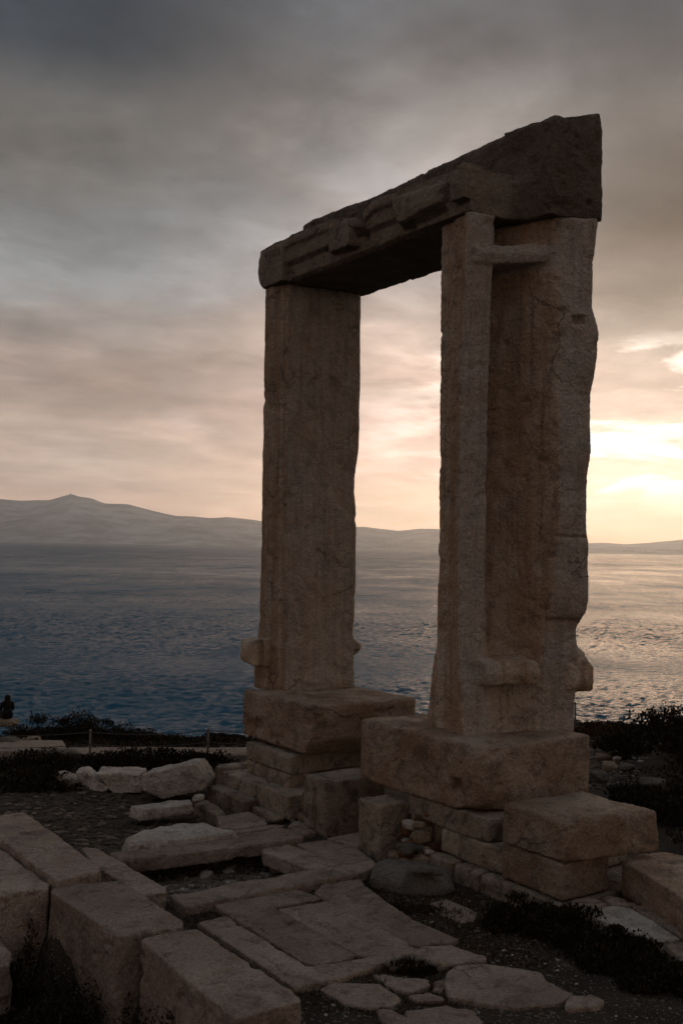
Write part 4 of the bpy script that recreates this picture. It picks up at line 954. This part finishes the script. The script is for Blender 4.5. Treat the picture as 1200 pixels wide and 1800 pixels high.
# grass tufts
def tuft(name, px_, py_, z, rx, ry, h_, n, label, seed, mat=SCRUB, kind=None, cat='grass tuft'):
    r_ = np.random.RandomState(seed); c = atz(px_, py_, z); v, f = [], []
    for i in range(n):
        a = r_.rand() * 6.28; q = math.sqrt(r_.rand()); x = c[0] + rx * q * math.cos(a); y = c[1] + ry * q * math.sin(a); g = gz1(x, y)
        L = h_ * (.5 + r_.rand()) * (1.1 - q * .5); ln = r_.normal(size=2) * .35 * L; wv = .0035 + .003 * r_.rand(); t = r_.rand() * 6.28; wx, wy = wv * math.cos(t), wv * math.sin(t); b_ = len(v)
        v += [(x - wx, y - wy, g - .01), (x + wx, y + wy, g - .01), (x + ln[0] * .4 + wx * .7, y + ln[1] * .4 + wy * .7, g + L * .6), (x + ln[0] * .4 - wx * .7, y + ln[1] * .4 - wy * .7, g + L * .6), (x + ln[0], y + ln[1], g + L)]
        f += [(b_, b_ + 1, b_ + 2, b_ + 3), (b_ + 3, b_ + 2, b_ + 4)]
    return tag(plain(name, v, f, mat, loc=c), label, cat, kind=kind)
tuft('grass_tuft', 722, 1708, .0, .22, .09, .10, 900, 'dark tuft of grass growing in the joint above the irregular slabs', 501)
tuft('dry_grass', 400, 1535, -.2, .7, .35, .05, 700, 'short dark growth in the square hollow', 503, kind='stuff', cat='grass')
tuft('dry_grass', 690, 1600, .0, .5, .18, .04, 900, 'short dark growth at the edge of the boulder', 504, kind='stuff', cat='grass')
tuft('joint_weeds', 640, 1640, .0, 1.7, 1.7, .034, 16000, 'tiny dry weeds in the joints between the paving slabs', 505, mat=DRY, kind='stuff', cat='weeds')
# scrub ground cover over the clifftop as one mass
def cover(name, region, n, leaf, label, seed, mat, tall=None, zmax=None):
    r_ = np.random.RandomState(seed); poly = [np.array(p) for p in region]; P_ = np.array(poly); lo, hi = P_.min(0), P_.max(0)
    cd = lo + r_.rand(n * 2, 2) * (hi - lo); cd = cd[inpoly(cd[:, 0], cd[:, 1], poly)][:n]; zg = gz(cd[:, 0], cd[:, 1])
    if zmax is not None: kk_ = zg < zmax; cd, zg = cd[kk_], zg[kk_]
    bumpy = np.clip(fbm(np.c_[cd, zg * 0], 1.1, 3, .5, seed) + .25, 0, 1) * .22 if tall is None else tall * (.6 + .7 * np.clip(fbm(np.c_[cd, zg * 0], 1.6, 3, .5, seed) + .4, 0, 1))
    v, f = [], []
    for (x, y), z, hh in zip(cd, zg, bumpy):
        p = np.array([x, y, z + hh * r_.rand() ** .5]); a = r_.normal(size=3); a[2] = abs(a[2]) + .4; a /= np.linalg.norm(a); s_ = np.cross(a, r_.normal(size=3)); s_ /= np.linalg.norm(s_)
        L = leaf * (.6 + r_.rand()); b_ = len(v)
        v += [p, p + a * L * .5 - s_ * L * .25, p + a * L, p + a * L * .5 + s_ * L * .25]; f.append((b_, b_ + 1, b_ + 2, b_ + 3))
    return tag(plain(name, v, f, mat), label, 'ground cover', kind='stuff')
cover('scrub_cover', [(-12, 18.4), (2.5, 18.4), (3, 26), (-12, 30)], 20000, .07, 'low dark scrub carpeting the clifftop behind the path', 601, SCRUB)
cover('scrub_cover', [(3.5, 18.5), (10, 17), (12, 25), (3, 25)], 14000, .05, 'low reddish scrub carpeting the right clifftop', 602, DRY)
cover('scrub_cover', [(-8, 14.6), (-2.2, 15.3), (-2.2, 16.9), (-9, 16.6)], 8000, .045, 'dark scrub strip between the path and the broken blocks', 603, SCRUB)
cover('scrub_cover', [(4.0, 11.0), (8, 11), (9, 17), (4.2, 15.5)], 12000, .045, 'dark scrub covering the bank behind the right blocks', 604, SCRUB)

cover('pit_shade_growth', [tuple(p_[:2]) for p_ in pit_front], 110000, .030, 'dark dry growth in the front pit, heaped up to stand in for its shade', 611, SCRUB, .55, -.55)  # leaves added high and dense to imitate the deep shade of the pit

# ------------------------------------------------------------------ the seated person on the clifftop, seen from behind
CLOTH = simple_mat('dark_clothing', (.014, .013, .014), .9, vary=.3)
HAIR = simple_mat('dark_hair', (.012, .009, .007), .7)
SKIN = simple_mat('skin', (.30, .18, .13), .6)
def skinned(name, verts, edges, radii, mat, parent, sub=2):
    me = mesh_from([], [], name); me.from_pydata([tuple(map(float, p)) for p in verts], edges, []); o = bpy.data.objects.new('tmp', me); col.objects.link(o)
    m = o.modifiers.new('s', 'SKIN'); m2 = o.modifiers.new('u', 'SUBSURF'); m2.levels = sub
    for i, r_ in enumerate(radii):
        q = r_ if isinstance(r_, tuple) else (r_, r_); me.skin_vertices[0].data[i].radius = q
    me.skin_vertices[0].data[0].use_root = True
    dg = bpy.context.evaluated_depsgraph_get(); dg.update(); me2 = bpy_meshes.new_from_object(o.evaluated_get(dg)); bpy.data.objects.remove(o)
    me2.materials.clear(); me2.materials.append(mat); me2.polygons.foreach_set('use_smooth', np.ones(len(me2.polygons), bool)); me2.name = name
    q = bpy.data.objects.new(name, me2); col.objects.link(q); q.parent = parent; return q
seat = aty(13, 1263, 33.0)
pg = empty('person', seat); tag(pg, 'person in dark clothes with long dark hair sitting at the left cliff edge', 'person')
pg.rotation_euler = (0, 0, R(25))
bodyv = [(0, 0, .10), (0, .01, .24), (0, .05, .40), (0, .05, .50), (0, .05, .56), (0, .06, .63), (0, .07, .70),
         (-.16, .04, .47), (-.19, .10, .27), (-.12, .32, .26), (.16, .04, .47), (.19, .10, .27), (.12, .32, .26),
         (-.10, .03, .08), (-.13, .42, .16), (-.12, .50, -.24), (-.12, .62, -.28), (.10, .03, .08), (.13, .42, .16), (.12, .50, -.24), (.12, .62, -.28)]
bodye = [(0, 1), (1, 2), (2, 3), (3, 4), (4, 5), (5, 6), (3, 7), (7, 8), (8, 9), (3, 10), (10, 11), (11, 12), (0, 13), (13, 14), (14, 15), (15, 16), (0, 17), (17, 18), (18, 19), (19, 20)]
bodyr = [.15, .13, (.15, .11), (.13, .09), .055, .085, .075, .06, .045, .032, .06, .045, .032, .10, .075, .05, .035, .10, .075, .05, .035]
body = skinned('body', bodyv, bodye, bodyr, CLOTH, pg)
skinned('hair', [(0, .04, .74), (0, .02, .66), (0, -.03, .54), (0, -.06, .40), (0, -.06, .30)], [(0, 1), (1, 2), (2, 3), (3, 4)], [.08, .105, (.11, .07), (.10, .055), (.07, .03)], HAIR, pg)
for sgn in (-1, 1):
    hv = [(sgn * .16, .34, .24), (sgn * .14, .40, .235)]; he = [(0, 1)]; hr = [.028, .035]
    for q in range(5):
        b_ = len(hv); dx = (q - 2) * .016
        hv += [(sgn * .14 + dx, .43 + (.0 if q else -.02), .235), (sgn * .14 + dx * 1.2, .46 - abs(q - 2) * .005, .225), (sgn * .14 + dx * 1.2, .475 - abs(q - 2) * .006, .20)]
        he += [(1, b_), (b_, b_ + 1), (b_ + 1, b_ + 2)]; hr += [.010, .009, .007]
    skinned('hand', hv, he, hr, SKIN, pg, 1)
p0 = seat.copy()
tag(stone('flat_rock', Shape().hull([p0 + np.array(q) for q in ((-.9, -.4, -.02), (.3, -.4, -.02), (.3, .25, -.02), (-.9, .25, -.02), (-.95, -.45, -.2), (.35, -.45, -.2), (.35, .3, -.2), (-.95, .3, -.2))]), TAN, None, voxel=.03, amp=.02),
    'flat pale stone that the person sits on at the cliff edge', 'stone')

# ------------------------------------------------------------------ air
m = bpy.data.materials.new('sea_haze'); m.use_nodes = True; t = NT(m.node_tree); t.n.clear()
pv = t.node('ShaderNodeVolumePrincipled'); pv.inputs['Color'].default_value = (.93, .97, 1.0, 1); pv.inputs['Density'].default_value = 9e-5
pv.inputs['Anisotropy'].default_value = .76
t.l.new(pv.outputs[0], t.node('ShaderNodeOutputMaterial').inputs['Volume'])
hb = [(-15400, -1000, -16), (15400, -1000, -16), (15400, 13900, -16), (-15400, 13900, -16), (-15400, -1000, 620), (15400, -1000, 620), (15400, 13900, 620), (-15400, 13900, 620)]
tag(plain('haze', hb, [(3, 2, 1, 0), (4, 5, 6, 7), (0, 1, 5, 4), (1, 2, 6, 5), (2, 3, 7, 6), (3, 0, 4, 7)], m), kind='stuff')
